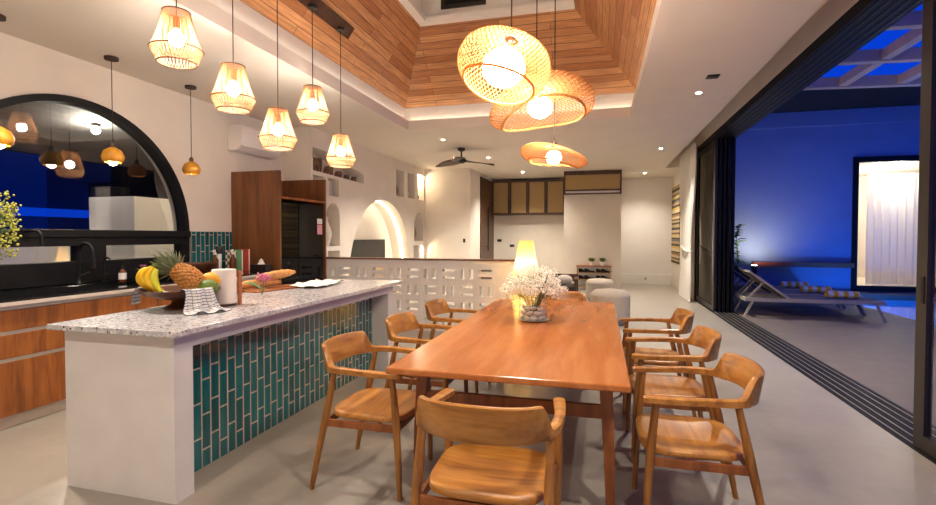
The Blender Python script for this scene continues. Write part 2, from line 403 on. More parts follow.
# ------------------------------------------------------------------ camera, world
cam = bpy.data.cameras.new('camera'); co = bpy.data.objects.new('camera', cam); COL.objects.link(co)
yaw, pit, rol = math.radians(14.988), math.radians(1.341), math.radians(.098)
fwd = Vector((-math.sin(yaw)*math.cos(pit), math.cos(yaw)*math.cos(pit), -math.sin(pit)))
rt = Vector((math.cos(yaw), math.sin(yaw), 0)); up = rt.cross(fwd)
r2 = rt*math.cos(rol)+up*math.sin(rol); u2 = -rt*math.sin(rol)+up*math.cos(rol)
mw = Matrix((r2, u2, -fwd)).transposed().to_4x4(); mw.translation = (0, 0, 1.42)
co.matrix_world = mw
cam.sensor_width = 36; cam.lens = 494.22/936*36; cam.shift_y = -5/936; cam.clip_start = .05; cam.clip_end = 200
SC.camera = co
w = bpy.data.worlds.new('dusk'); SC.world = w; w.use_nodes = True
bg = w.node_tree.nodes['Background']; bg.inputs[0].default_value = (.0004,.011,.155,1); bg.inputs[1].default_value = 1.0
SC.view_settings.view_transform = 'Standard'; SC.view_settings.look = 'None'; SC.view_settings.gamma = 1; SC.view_settings.exposure = 2.05; SC.view_settings.use_curve_mapping = False
try:
    SC.cycles.use_denoising = True; SC.cycles.max_bounces = 8; SC.cycles.transparent_max_bounces = 16; SC.cycles.sample_clamp_indirect = 6
    SC.cycles.caustics_reflective = False; SC.cycles.caustics_refractive = False
except Exception: pass

def lamp(kind, name, loc, power, col=(1,.80,.56), size=.05, rot=(0,0,0), sx=None, sy=None, spot=None, blend=.6, parent=None):
    l = bpy.data.lights.new(name, kind); l.energy = power; l.color = col
    if kind in ('POINT','SPOT'): l.shadow_soft_size = size
    if kind == 'AREA':
        l.shape = 'RECTANGLE'; l.size = sx; l.size_y = sy
    if kind == 'SPOT': l.spot_size = spot; l.spot_blend = blend
    o = bpy.data.objects.new(name, l); COL.objects.link(o); o.location = loc; o.rotation_euler = rot
    if parent: o.parent = parent
    return o

# ------------------------------------------------------------------ the setting
CZ = 3.15                      # ceiling height
KX, NX, RX = -4.95, -4.45, 2.03   # kitchen wall, niche wall, glazed side
struct(MB().box(-5.4, RX, -1.5, 15.6, -.12, 0).build('floor', M['floor']))

def pierced_wall(name, to3, outer, holes, mat, backmat=None, parent=None):
    """flat wall with openings; hole = (outline, depth, ledge) gets reveal + back when depth"""
    mb = MB(); bm = mb.bm; edges = []
    def loop(pts):
        vs = [bm.verts.new(to3(a, b, 0)) for a, b in pts]
        return vs, [bm.edges.new((vs[i], vs[(i+1) % len(vs)])) for i in range(len(vs))]
    edges += loop(outer)[1]
    for pts, d in holes: edges += loop(pts)[1]
    bmesh.ops.triangle_fill(bm, edges=edges, use_beauty=True, use_dissolve=False)
    for pts, d in holes:
        if not d: continue
        n = len(pts)
        a = [bm.verts.new(to3(p, q, 0)) for p, q in pts]; b = [bm.verts.new(to3(p, q, d)) for p, q in pts]
        for i in range(n): bm.faces.new((a[i], a[(i+1) % n], b[(i+1) % n], b[i]))
        bm.faces.new(b)
    bmesh.ops.remove_doubles(bm, verts=bm.verts, dist=1e-5)
    return mb.build(name, mat, parent)
def rect(a0, a1, b0, b1): return [(a0,b0),(a1,b0),(a1,b1),(a0,b1)]
def archpts(a0, a1, b0, b1, n=20, rise=None):
    c = (a0+a1)/2; r = (a1-a0)/2; rise = rise or r
    return [(a0,b0),(a1,b0)]+[(c+r*math.cos(PI*i/n), b1-rise+rise*math.sin(PI*i/n)) for i in range(n+1)]

# kitchen wall with the arched window opening
WY, WZ, WR = 3.73, 1.46, 1.30
arch_open = [(WY-WR, .952), (WY+WR, .952)]+[(WY+WR*math.cos(PI*i/40), WZ+WR*math.sin(PI*i/40)) for i in range(41)]
wl = MB(); bm = wl.bm
e = []
for pts in ([(-1.5,0),(6.98,0),(6.98,CZ),(-1.5,CZ)], arch_open):
    vs = [bm.verts.new((KX, a, b)) for a, b in pts]; e += [bm.edges.new((vs[i], vs[(i+1) % len(vs)])) for i in range(len(vs))]
bmesh.ops.triangle_fill(bm, edges=e, use_beauty=True)
n = len(arch_open)
for x0, x1 in ((KX, KX-.22),):
    a = [bm.verts.new((x0, p, q)) for p, q in arch_open]; b = [bm.verts.new((x1, p, q)) for p, q in arch_open]
    for i in range(n): bm.faces.new((a[i], a[(i+1) % n], b[(i+1) % n], b[i]))
struct(wl.build('wall_left', M['plaster']))
# living room wall: niches and the lit arch
to3 = lambda a, b, d: (NX-d, a, b)
def para(y0, y1, zt, n=30):
    c = (y0+y1)/2; r = (y1-y0)/2
    return [(y0, .0), (y1, .0)]+[(c+r*math.cos(PI*i/n), max(.0, zt*math.sin(PI*i/n)**.75)) for i in range(1, n)]
A0 = [(8.12, .02), (11.28, .02)]+[(9.7+1.58*math.cos(t), .02+2.16*math.sin(t)**.78) for t in [PI*i/36 for i in range(1, 36)]]
el_n = [(7.02, 2.47), (8.78, 2.43), (8.78, 2.60), (8.5, 2.66), (8.0, 2.72), (7.6, 2.80), (7.4, 2.84), (7.02, 2.84)]
holes = [(A0, .46), (el_n, .3), (rect(7.02,7.36,2.02,2.40), .28), (rect(7.48,7.84,2.10,2.40), .28), (archpts(7.42,7.86,1.24,1.98), .3),
         (rect(7.46,7.86,.98,1.16), .28), (rect(10.36,10.82,2.33,2.93), .28), (rect(11.05,11.5,2.33,2.95), .28), (rect(11.72,12.17,2.33,2.97), .28),
         (archpts(11.48,12.14,1.29,2.0), .3), (rect(11.43,11.75,.72,1.18), .28), (archpts(11.88,12.12,.72,1.18), .28)]
wn = struct(pierced_wall('wall_niche', to3, rect(6.98, 12.25, 0, CZ), holes, M['plaster']))
MB().quad([(KX,6.98,0),(NX,6.98,0),(NX,6.98,CZ),(KX,6.98,CZ)]).build('side_return', M['plaster'], wn)
# inner arch step behind the first reveal
B0 = [(8.42, .03), (10.98, .03)]+[(9.7+1.28*math.cos(t), .03+1.84*math.sin(t)**.9) for t in [PI*i/36 for i in range(1, 36)]]
lt = MB(); lt.tube([(NX-.20, 9.7+1.565*math.cos(t), .02+2.145*math.sin(t)**.78) for t in [PI*i/48 for i in range(1, 48)]], .014, 6)
lt.build('led_strip', M['led'], wn)
struct(MB().box(-5.4, -3.22, 12.25, 15.6, 0, CZ).build('wall_far_left', M['plaster']))
struct(MB().box(-3.22, -.965, 15.2, 15.5, 0, CZ).build('wall_back', M['plaster']))
struct(MB().box(-.965, .53, 13.72, 15.5, 0, CZ).build('wall_column', M['plaster']))
struct(MB().box(.53, RX+.2, 15.5, 15.7, 0, CZ).build('wall_hall', M['white']))
struct(MB().box(RX, RX+.3, 11.951, 15.5, 0, 3.6).build('wall_right', M['plaster']))
struct(MB().box(RX, RX+.3, -1.5, 11.95, 3.355, 3.62).build('wall_above_door', M['plaster']))
struct(MB().box(-5.4, 2.6, -1.7, -1.5, 0, 3.6).build('wall_behind', M['plaster']))
struct(MB().box(.55, 2.0, 15.47, 15.5, 0, .30).build('baseboard_hall', M['white']))
# ceiling around the raised timber vault
L0, L1, V0, V1 = -3.05, .42, .6, 7.6
ce = MB()
ce.box(-5.4, L0, -1.5, 15.6, CZ, 3.30).box(L1, 1.58, -1.5, 15.6, CZ, 3.30).box(L0, L1, -1.5, V0, CZ, 3.30).box(L0, L1, V1, 15.6, CZ, 3.30)
ce.box(1.58, RX+.05, 13.4, 15.6, CZ, 3.30).box(1.5, RX+.2, -1.5, 13.5, 3.62, 3.7)
ce.quad([(1.58,-1.5,3.30),(1.58,13.4,3.30),(1.58,13.4,3.62),(1.58,-1.5,3.62)])
ce.quad([(1.58,13.4,3.30),(2.2,13.4,3.30),(2.2,13.4,3.62),(1.58,13.4,3.62)])
ceil = struct(ce.build('ceiling', M['ceiling']))
s = .09; Bx0, Bx1, By0, By1 = L0-s, L1+s, V0-s, V1+s; WB = 3.53
tb = MB()
for a, b in (((Bx0,By0),(Bx1,By0)), ((Bx1,By0),(Bx1,By1)), ((Bx1,By1),(Bx0,By1)), ((Bx0,By1),(Bx0,By0))):
    tb.quad([(a[0],a[1],3.30),(b[0],b[1],3.30),(b[0],b[1],WB),(a[0],a[1],WB)])
struct(tb.build('trim_1', M['band']))
S0, S1, T0, T1, SZ = -2.50, -.37, 1.5, 6.74, 4.46
lo = [(Bx0,By0,WB),(Bx1,By0,WB),(Bx1,By1,WB),(Bx0,By1,WB)]; hi = [(S0,T0,SZ),(S1,T0,SZ),(S1,T1,SZ),(S0,T1,SZ)]
for k in range(4):
    a, b, c, d = [Vector(p) for p in (lo[k], lo[(k+1) % 4], hi[(k+1) % 4], hi[k])]
    ex = (b-a).normalized(); ey = (d-a)-ex*((d-a).dot(ex)); ey.normalize()
    uvs = [((p-a).dot(ex), (p-a).dot(ey)) for p in (a,b,c,d)]
    mb = MB(); mb.quad([a,b,c,d], uvs); mb.build('timber_slope', M['plank'], ceil)
sk = MB()
fw = .1
for x0, x1, y0, y1 in ((S0-.02,S0+fw,T0-.02,T1+.02),(S1-fw,S1+.02,T0-.02,T1+.02),(S0+fw,S1-fw,T0-.02,T0+fw),(S0+fw,S1-fw,T1-fw,T1+.02)):
    sk.box(x0, x1, y0, y1, SZ-.03, SZ+.05)
struct(sk.build('trim_2', M['band']))
sh = MB()
for a, b in (((S0,T0),(S1,T0)), ((S1,T0),(S1,T1)), ((S1,T1),(S0,T1)), ((S0,T1),(S0,T0))):
    sh.quad([(a[0],a[1],SZ+.05),(b[0],b[1],SZ+.05),(b[0],b[1],5.1),(a[0],a[1],5.1)])
sh.box(S0-.1, S1+.1, T0-.1, T1+.1, 5.1, 5.2)
struct(sh.build('ceiling_skylight', M['band']))
for k, (y0, y1) in enumerate(((5.2,6.2),(3.6,4.6),(2.0,3.0))):
    f = struct(MB().box(S0+.005, S0+.03, y0, y1, 4.62, 5.02).build('window_%d' % (k+3), M['bronze']))
    MB().box(S0+.03, S0+.036, y0+.05, y1-.05, 4.67, 4.97).build('pane', M['blackgloss'], f)
f = struct(MB().box(-2.2, -1.55, T1-.03, T1-.005, 4.62, 5.02).build('window_6', M['bronze']))
MB().box(-2.15, -1.6, T1-.036, T1-.03, 4.67, 4.97).build('pane', M['blackgloss'], f)

# breeze-block half wall with a timber cap
pw = MB(); PY0, PY1 = 6.965, 7.085; X0, X1 = -4.44, -1.19
cell = .282; cols = 10; xs = -1.46
rows = [(.0+.245*r, .0+.245*(r+1)) for r in range(4)]
pw.box(X0, X1, PY0, PY1, .98, 1.058)
pw.box(xs, X1, PY0, PY1, 0, .98)
left = xs-cols*cell
if left > X0: pw.box(X0, left, PY0, PY1, 0, .98)
for r in range(4):
    z0 = .245*r; z1 = z0+.245
    for c in range(cols):
        a = xs-(c+1)*cell; b = a+cell; g = .05
        pw.box(a, b, PY0, PY1, z0, z0+g).box(a, b, PY0, PY1, z1-g, z1).box(a, a+g, PY0, PY1, z0+g, z1-g).box(b-g, b, PY0, PY1, z0+g, z1-g)
        if (r+c) % 2 == 0:
            m_ = (a+b)/2; pw.box(m_-.034, m_+.034, PY0, PY1, z0+g, z1-g)
        else:
            m_ = (z0+z1)/2; pw.box(a+g, b-g, PY0, PY1, m_-.034, m_+.034)
        pw.box(a-.002, a+.002, PY0-.0015, PY1, z0, z1)
part = struct(pw.build('wall_partition', M['white'], bevel=.004))
struct(MB().box(X0, X1+.02, PY0-.02, PY1+.02, 1.059, 1.08).build('trim_3', M['walnut']))

# ------------------------------------------------------------------ glazed side: sliding doors
d1 = struct(MB().box(RX, RX+.40, .2, 11.95, 3.25, 3.354).build('door_1', M['black']))
tr = MB()
for k in range(5): tr.box(RX+.035+.074*k, RX+.06+.074*k, .2, 11.9, 3.243, 3.25)
tr.build('head_track', M['blackmatte'], d1)
tk = MB(); tk.box(RX, RX+.40, .2, 11.95, -.06, .004); tk.build('floor_track', M['black'], d1)
tr = MB()
for k in range(5): tr.box(RX+.046+.074*k, RX+.050+.074*k, .2, 11.95, .004, .010)
tr.build('track_rail', M['alu'], d1)
MB().box(RX, RX+.40, 11.9, 11.95, .004, 3.25).build('jamb', M['black'], d1)
def slide_panel(k, y0, y1, gl):
    x = RX+.048+.074*k-.02; st = .075 if k else .11
    fr = MB(); fr.box(x, x+.045, y0, y0+st, .01, 3.24).box(x, x+.045, y1-st, y1, .01, 3.24).box(x, x+.045, y0+st, y1-st, .01, .11).box(x, x+.045, y0+st, y1-st, 3.14, 3.24)
    o = fr.build('sliding_panel', M['bronze'] if k == 0 else M['black'], d1)
    MB().box(x+.018, x+.026, y0+st, y1-st, .11, 3.14).build('pane', gl, o)
    return o, x
for k in range(5): slide_panel(k, 10.12+.0*k, 11.88, M['smoked'])
o, x = slide_panel(0, 2.05, 3.99, M['glass'])
MB().box(x-.006, x, 3.90, 3.93, .98, 1.16).build('flush_pull', M['blackmatte'], o)
slide_panel(1, .3, 2.2, M['glass'])

# arched kitchen window
w1 = MB()
for r0, r1 in ((1.235, 1.30),):
    rings = []
    for i in range(49):
        t = PI*i/48; c, s_ = math.cos(t), math.sin(t)
        rings.append([(KX-.10, WY+r0*c, WZ+r0*s_), (KX+.03, WY+r0*c, WZ+r0*s_), (KX+.03, WY+r1*c, WZ+r1*s_), (KX-.10, WY+r1*c, WZ+r1*s_)])
    w1.loft(rings)
win1 = struct(w1.build('window_1', M['black'], smooth=True, ang=30))
fr = MB()
ya, yb = WY-WR, WY+WR
fr.box(KX-.10, KX+.03, ya, yb, 1.315, 1.40).box(KX-.08, KX+.045, ya, yb, 1.40, 1.475)
fr.box(KX-.10, KX+.03, ya, yb, .952, 1.165).box(KX-.10, KX+.03, 3.69, 3.96, 1.165, 1.315).box(KX-.10, KX+.03, 4.92, yb, 1.165, 1.315).box(KX-.10, KX+.03, ya, 2.5, 1.165, 1.315)
fr.build('window_frame', M['black'], win1, bevel=.004)
gl = MB(); gl.bm.faces.new([gl.bm.verts.new((KX-.05, WY+1.24*math.cos(PI*i/40), WZ+.0+1.24*math.sin(PI*i/40))) for i in range(41)])
gl.build('pane', M['glassdark'], win1)
g2 = MB(); g2.box(KX-.05, KX-.045, 2.5, 3.69, 1.165, 1.315).box(KX-.05, KX-.045, 3.96, 4.92, 1.165, 1.315); g2.build('pane', M['glass'], win1)
# yard walls behind that window, with an added eave, far wall and lamp
struct(MB().box(-6.5, -6.3, 1.5, 5.0, 0, 1.40).build('wall_yard_left', M['white']))
ya_w = struct(MB().box(-6.5, -5.75, 5.0, 8.5, 0, 1.92).build('wall_yard_block', M['white']))
struct(MB().prism([(-5.175,-2,2.95),(-14.5,-2,2.15),(-14.5,-2,2.25),(-5.175,-2,3.05)], (0,20,0)).build('ceiling_eave_added', M['darkroof']))  # overhang added and stretched far out so the upper glass stays dark
struct(MB().box(-16, -5.4, -2, 18, -.15, -.02).build('floor_yard', M['deck']))
yl = thing('yard_fill_lamp', 'added lamp lighting the yard walls under the dark eave outside the arched window', 'ceiling light', (-6.3, 4.95, 2.848))  # lamp added so the yard walls look pale through the glass
MB().cyl((0,0,-.03), .05, .03, 16).build('base', M['pot'], yl); MB().ico((0,0,-.075), .045, 2).build('bulb', emis('yard_fill_bulb', (1,.92,.78,1), 800), yl, smooth=True)
struct(MB().box(-14.6, -14.4, -2, 18, 0, 1.92).build('wall_yard_sky_screen', M['darkroof']))  # dark wall added to hide most of the bright sky band
for yy in (5.2, 7.4):
    struct(MB().box(-9.1, -8.9, yy, yy+.25, 0, 2.35).build('trim_post', M['darkroof']))

# teal splash tiles beside the window
sp = MB(); y0, y1, z0, z1 = 5.06, 5.78, .952, 1.47; xx = KX+.012
sp.quad([(xx,y0,z0),(xx,y1,z0),(xx,y1,z1),(xx,y0,z1)], [(z0,y0),(z0,y1),(z1,y1),(z1,y0)])
struct(sp.build('trim_4', M['tile']))

# dark wood door by the back wall
d2 = struct(MB().box(-3.218, -3.19, 13.3, 15.0, 0, 3.06).build('door_2', M['darkwood']))
hd = MB(); hd.bar((-3.13,13.95,1.0),(-3.13,13.95,2.25),.03,.03,(0,1,0)).box(-3.19,-3.13,13.94,13.96,1.1,1.12).box(-3.19,-3.13,13.94,13.96,2.13,2.15)
hd.build('door_handle', M['blackmatte'], d2)

# ------------------------------------------------------------------ kitchen island
isl = thing('kitchen_island', 'white kitchen island with a recessed long side of teal tiles', 'kitchen island', (-2.53, 3.5, 0))
ox, oy = 2.53, -3.5
b = MB()
b.box(-2.91+ox, -2.34+ox, 2.09+oy, 4.93+oy, 0, .90)
b.box(-2.34+ox, -2.155+ox, 2.09+oy, 2.215+oy, 0, .90).box(-2.34+ox, -2.155+ox, 4.80+oy, 4.93+oy, 0, .90).box(-2.34+ox, -2.155+ox, 2.215+oy, 4.80+oy, .815, .90)
b.build('body', M['island_white'], isl)
t = MB(); xx = -2.337+ox; y0, y1 = 2.217, 4.798
t.quad([(xx,y0+oy,.002),(xx,y1+oy,.002),(xx,y1+oy,.814),(xx,y0+oy,.814)], [(.03,y0),(.03,y1),(.842,y1),(.842,y0)])
t.build('tile_panel', M['tile'], isl)
o = MB().box(-.43, .43, -1.49, 1.49, 0, .032).build('island_worktop', M['terrazzo'], bevel=.004); o.location = (-2.50, 3.5, .901)
tag(o, 'speckled grey and white terrazzo slab lying on the white island', 'worktop')
TOP = .933

# ------------------------------------------------------------------ left kitchen run
units = [(1.2,2.1),(2.1,3.0),(3.0,3.9),(3.9,4.8),(4.8,5.76)]
ulab = ['teak drawer unit of the kitchen run cut by the left picture edge', 'teak drawer unit under the pot filler, left of the sink tap',
        'teak drawer unit directly under the black sink tap', 'teak drawer unit below the small potted pink flower', 'teak drawer unit ending against the tall fridge housing']
for (y0, y1), lb in zip(units[1:], ulab[1:]):
    u = thing('base_cabinet', lb, 'cabinet', (-4.17, (y0+y1)/2, 0), 0, 'teak drawer units along the window wall'); h = (y1-y0)/2
    c = MB(); c.box(-.76, -.03, -h+.001, h-.001, .088, .90); c.build('carcass', M['darkwood'], u)
    p = MB(); p.box(-.70, -.046, -h, h, 0, .087); p.build('plinth', M['pale'], u)
    for z0, z1 in ((.095,.490),(.518,.690),(.718,.868)):
        MB().box(-.028, 0, -h+.002, h-.002, z0, z1).build('drawer', M['drawer'], u, bevel=.002)
    for z in (.503, .703, .884):
        MB().box(-.03, -.008, -h, h, z-.013, z+.013).build('finger_rail', M['alu'], u)
o = MB()
SY0, SY1, SX0, SX1 = 3.02, 4.02, -4.74, -4.30
o.box(-4.945, -4.145, 1.2, SY0, .902, .95).box(-4.945, -4.145, SY1, 5.765, .902, .95).box(-4.945, SX0, SY0, SY1, .902, .95).box(SX1, -4.145, SY0, SY1, .902, .95)
o = o.build('kitchen_worktop', M['blackstone'], bevel=.003); tag(o, 'glossy black stone worktop running under the arched window', 'worktop')
MB().box(-4.146, -4.143, 1.2, 5.765, .903, .932).build('front_edge', M['pale'], o)
sk_ = thing('kitchen_sink', 'black undermount sink basin below the gooseneck tap', 'sink', ((SX0+SX1)/2, (SY0+SY1)/2, .76))
b = MB(); hx, hy = (SX1-SX0)/2-.002, (SY1-SY0)/2-.002
b.box(-hx, hx, -hy, hy, 0, .01).box(-hx, -hx+.01, -hy, hy, .01, .18).box(hx-.01, hx, -hy, hy, .01, .18).box(-hx+.01, hx-.01, -hy, -hy+.01, .01, .18).box(-hx+.01, hx-.01, hy-.01, hy, .01, .18)
b.build('basin', M['blackmatte'], sk_)
MB().cyl((0,0,.0101), .045, .004).build('drain', M['alu'], sk_)
WT = .951
# gooseneck tap
f = thing('kitchen_tap', 'tall black gooseneck tap standing behind the sink', 'tap', (-4.82, 3.60, WT))
MB().lathe([(.03,0),(.03,.012),(.022,.02),(.02,.06)], n=16).build('base', M['blackmatte'], f, smooth=True)
pts = [(0,0,.05),(0,0,.30)]+[(.09-.09*math.cos(PI*i/12), 0, .30+.09*math.sin(PI*i/12)) for i in range(1, 13)]+[(.18,0,.22)]
MB().tube(pts, .014, 10).build('spout', M['blackmatte'], f, smooth=True)
MB().tube([(.18,0,.25),(.18,0,.16)], .019, 10).build('spray_head', M['blackmatte'], f, smooth=True)
MB().tube([(0,.02,.08),(.02,.09,.11)], .008, 8).build('lever', M['blackmatte'], f, smooth=True)
f = thing('filter_tap', 'slim black water filter tap right of the gooseneck tap', 'tap', (-4.84, 3.86, WT))
MB().cyl((0,0,0), .022, .015).build('base', M['blackmatte'], f, smooth=True)
MB().tube([(0,0,.01),(0,0,.2),(.02,0,.235),(.06,0,.245),(.085,0,.23)], .009, 8).build('spout', M['blackmatte'], f, smooth=True)
MB().tube([(0,0,.07),(0,.05,.08)], .006, 6).build('lever', M['blackmatte'], f, smooth=True)
f = thing('wall_tap', 'short black spout fixed to the window mullion', 'tap', (KX+.046, 3.2, 1.45))
MB().lathe([(.03,0),(.03,.012)], n=16).build('mounting_plate', M['blackmatte'], f, smooth=True).rotation_euler = (0, PI/2, 0)
MB().tube([(.0,0,0),(.10,.0,.01),(.15,.01,.005),(.17,.02,-.03),(.17,.02,-.12)], .012, 8).build('spout', M['blackmatte'], f, smooth=True)
MB().tube([(.05,0,.01),(.05,-.06,.02)], .008, 6).build('lever', M['blackmatte'], f, smooth=True)
f = thing('dish_soap_bottle', 'white labelled soap bottle with a black pump by the sink', 'bottle', (-4.62, 3.88, WT))
MB().lathe([(.032,0),(.035,.02),(.035,.10),(.02,.125),(.013,.13),(.013,.14)], n=16).build('bottle', M['ambglass'], f, smooth=True)
MB().lathe([(.036,.03),(.036,.095)], n=16, cap=False).build('label', M['label_white'], f, smooth=True)
MB().lathe([(.015,.14),(.015,.16)], n=12).tube([(0,0,.155),(0,0,.18),(.04,0,.18)], .006, 6).build('pump', M['pot'], f)
def leaf(mb, p, d, L, W, droop=.3, roll=0, seg=4):
    p = Vector(p); d = Vector(d).normalized(); side = d.cross(Vector((0,0,1)))
    if side.length < 1e-3: side = Vector((1,0,0))
    side.normalize(); side.rotate(Matrix.Rotation(roll, 3, d))
    rows = []
    for i in range(seg+1):
        t = i/seg; wd = W*math.sin(PI*min(1, .12+t*.88))**.8 if t < 1 else .001
        c = p+d*(L*t)+Vector((0,0,-droop*L*t*t))
        rows.append((c-side*wd/2, c+Vector((0,0,-wd*.15)), c+side*wd/2))
    vs = [[mb.bm.verts.new(q) for q in r] for r in rows]
    for i in range(seg):
        for k in range(2): mb.bm.faces.new((vs[i][k], vs[i][k+1], vs[i+1][k+1], vs[i+1][k]))
f = thing('pink_flower_pot', 'small black pot with a pink flower on the black worktop', 'potted plant', (-4.55, 4.05, WT))
MB().lathe([(.055,0),(.07,.11),(.064,.11),(.055,.09)], n=20).build('pot', M['pot'], f, smooth=True)
lf = MB()
for k in range(10):
    a = k*.63; leaf(lf, (0,0,.09), (math.cos(a), math.sin(a), .9), .10, .03, .3)
lf.build('leaves', M['leafgrey'], f)
pk = MB()
for k in range(9):
    a = k*.7; leaf(pk, (0,0,.13), (math.cos(a), math.sin(a), 1.3), .06, .03, .2)
pk.build('petals', M['pink'], f)
# flowering plant at the far left of the worktop
f = thing('yellow_flower_bouquet', 'bushy yellow green flower bunch at the left picture edge', 'bouquet', (-4.50, 2.60, WT))
MB().lathe([(.06,0),(.085,.10),(.075,.22),(.05,.30),(.06,.33)], n=20).build('vase', M['ceramic'], f, smooth=True)
st = MB(); bl = MB(); lf = MB()
for k in range(60):
    a = random.uniform(0, 2*PI); sp_ = random.uniform(0, .33); h = random.uniform(.46, .90)-sp_*.45
    tip = Vector((sp_*math.cos(a), sp_*math.sin(a), h)); st.tube([(0,0,.2), tip*.6+Vector((0,0,.15)), tip], .003, 5)
    for q in range(24):
        c = tip+Vector((random.gauss(0,.024), random.gauss(0,.024), random.uniform(-.13,.04))); bl.ico(c, random.uniform(.006,.012), 1)
    leaf(lf, tip*.7+Vector((0,0,.12)), (math.cos(a+1), math.sin(a+1), .6), .12, .03)
st.build('stems', M['stem'], f); bl.build('blossoms', M['leafyellow'], f); lf.build('leaves', M['leaf'], f)
# things near the tiles
f = thing('wooden_salad_bowl', 'brown streaked wooden bowl on the black worktop before the tiles', 'bowl', (-4.55, 4.70, WT))
MB().lathe([(.10,0),(.16,.03),(.24,.10),(.255,.15),(.245,.15),(.22,.10),(.14,.04),(.0001,.03)], n=32).build('bowl', M['bowlwood'], f, smooth=True)
def pump_bottle(x, y, lab, h=.235):
    f = thing('pump_bottle', lab, 'bottle', (x, y, WT), .4, 'amber pump bottles on the worktop')
    MB().lathe([(.036,0),(.04,.01),(.04,h*.72),(.018,h*.9),(.016,h)], n=18).build('bottle', M['ambglass'], f, smooth=True)
    MB().lathe([(.019,h),(.019,h+.025),(.008,h+.03),(.008,h+.06)], n=12).tube([(0,0,h+.055),(.0,-.055,h+.05),(0,-.06,h+.035)], .008, 6).build('pump', M['plastic'], f)
pump_bottle(-4.52, 5.0, 'amber bottle with white pump directly behind the kitchen roll')
pump_bottle(-4.45, 5.22, 'amber bottle with white pump nearest the cookery books')
f = thing('pepper_grinder', 'white grinder with a black top in front of the teal tiles', 'grinder', (-4.62, 5.18, WT))
MB().lathe([(.03,0),(.033,.02),(.026,.14),(.03,.24)], n=16).build('body', M['plastic'], f, smooth=True)
MB().lathe([(.045,.24),(.047,.25),(.047,.32),(.04,.33)], n=16).build('cap', M['pot'], f, smooth=True)
def book(loc, size, rot, mat, lab, grp=None, tilt=0):
    f = thing('book', lab, 'book', loc, rot, grp)
    if tilt: f.rotation_euler = (tilt, 0, rot)
    a, t_, h = size
    c = MB(); c.box(-a/2, a/2, -t_/2, -t_/2+.003, 0, h).box(-a/2, a/2, t_/2-.003, t_/2, 0, h).box(-a/2, -a/2+.003, -t_/2+.003, t_/2-.003, 0, h)
    c.build('cover', mat, f); MB().box(-a/2+.003, a/2-.004, -t_/2+.003, t_/2-.003, .003, h-.004).build('pages', M['paper'], f)
book((-4.72, 5.50, WT), (.14,.03,.27), 0, M['bookpat'], 'patterned cream cookery book standing at the front of its row', 'cookery books by the fridge housing')
book((-4.66, 5.56, WT), (.14,.03,.28), 0, M['bookgreen'], 'green cookery book standing between the patterned and red ones', 'cookery books by the fridge housing')
book((-4.60, 5.62, WT), (.14,.03,.29), 0, M['bookred'], 'red cookery book standing nearest the fridge housing', 'cookery books by the fridge housing')
f = thing('tissue_box', 'dark tissue box with a white tissue beside the fridge housing', 'tissue box', (-4.33, 5.60, WT))
MB().box(-.12,.12,-.07,.07,0,.09).build('box', M['tissuebox'], f, bevel=.005)
t = MB(); t.lathe([(.05,.09),(.03,.12),(.028,.14),(.004,.165)], n=9); t.build('tissue', M['paper'], f)

# fridge housing and fridge
fh = thing('fridge_housing', 'tall brown veneer housing with an open top shelf round the fridge', 'cabinet', (-4.55, 6.38, 0))
b = MB(); b.box(-.395, .375, -.60, -.56, 0, 2.30); b.build('side_panel', M['walnut'], fh, bevel=.002)
b = MB(); b.box(-.395, .375, .535, .575, 0, 2.30); b.build('side_panel', M['walnut'], fh, bevel=.002)
MB().box(-.395, .375, -.56, .535, 1.925, 1.955).build('shelf', M['drawer'], fh)
MB().box(-.395, -.375, -.56, .535, 1.955, 2.30).build('back_panel', M['walnut'], fh)
fr = thing('refrigerator', 'glossy black two door refrigerator inside the brown housing', 'refrigerator', (-4.55, 6.365, 0))
MB().box(-.36, .30, -.52, .52, .02, 1.88).build('body', M['black'], fr, bevel=.01)
for y0, y1, z0, z1 in ((-.52,-.125,.78,1.88),(-.115,.52,.78,1.88),(-.52,.52,.05,.77)):
    MB().box(.302, .355, y0, y1, z0, z1).build('door', M['blackgloss'], fr, bevel=.006)
MB().box(.356, .360, -.50, -.12, .80, .83).build('handle_strip', M['blackmatte'], fr)
MB().box(.356, .358, .36, .50, 1.60, 1.68).build('sticker', M['label_white'], fr)
MB().box(.356, .358, .36, .50, 1.44, 1.59).build('sticker', M['label_pink'], fr)
MB().box(.356, .358, -.40, -.34, 1.02, 1.06).build('sensor_window', M['blackmatte'], fr)
# wall air conditioner
ac = thing('wall_air_conditioner', 'white split air conditioner high on the kitchen wall', 'air conditioner', (KX, 6.16, 2.59))
prof = [(0,0),(.13,0),(.22,.07),(.235,.12),(.235,.32),(.22,.345),(0,.345)]
MB().prism([(x, -.43, z) for x, z in prof], (0,.86,0)).build('case', M['plastic'], ac, bevel=.006)
MB().obox((.178,0,.035),(.055,.40,.004),Matrix.Rotation(-math.atan2(.07,.09),3,'Y')).build('louvre', M['plastic'], ac)

# ------------------------------------------------------------------ things on the island
def at(o, loc, rot=(0,0,0)): o.location = loc; o.rotation_euler = rot; return o
BX, BY = -2.70, 2.68
bw = thing('fruit_bowl', 'dark turned wooden pedestal bowl full of fruit on the island', 'bowl', (BX, BY, TOP))
MB().lathe([(.10,0),(.105,.012),(.06,.035),(.05,.055),(.12,.075),(.22,.105),(.245,.135),(.235,.135),(.2,.112),(.10,.085),(.0001,.082)], n=36).build('bowl', M['bowlwood'], bw, smooth=True)
e1 = Vector((.966,.259,0)); e2 = Vector((-.259,.966,0))
def scr(r, d, z): return Vector((BX,BY,TOP))+e1*r+e2*d+Vector((0,0,z))
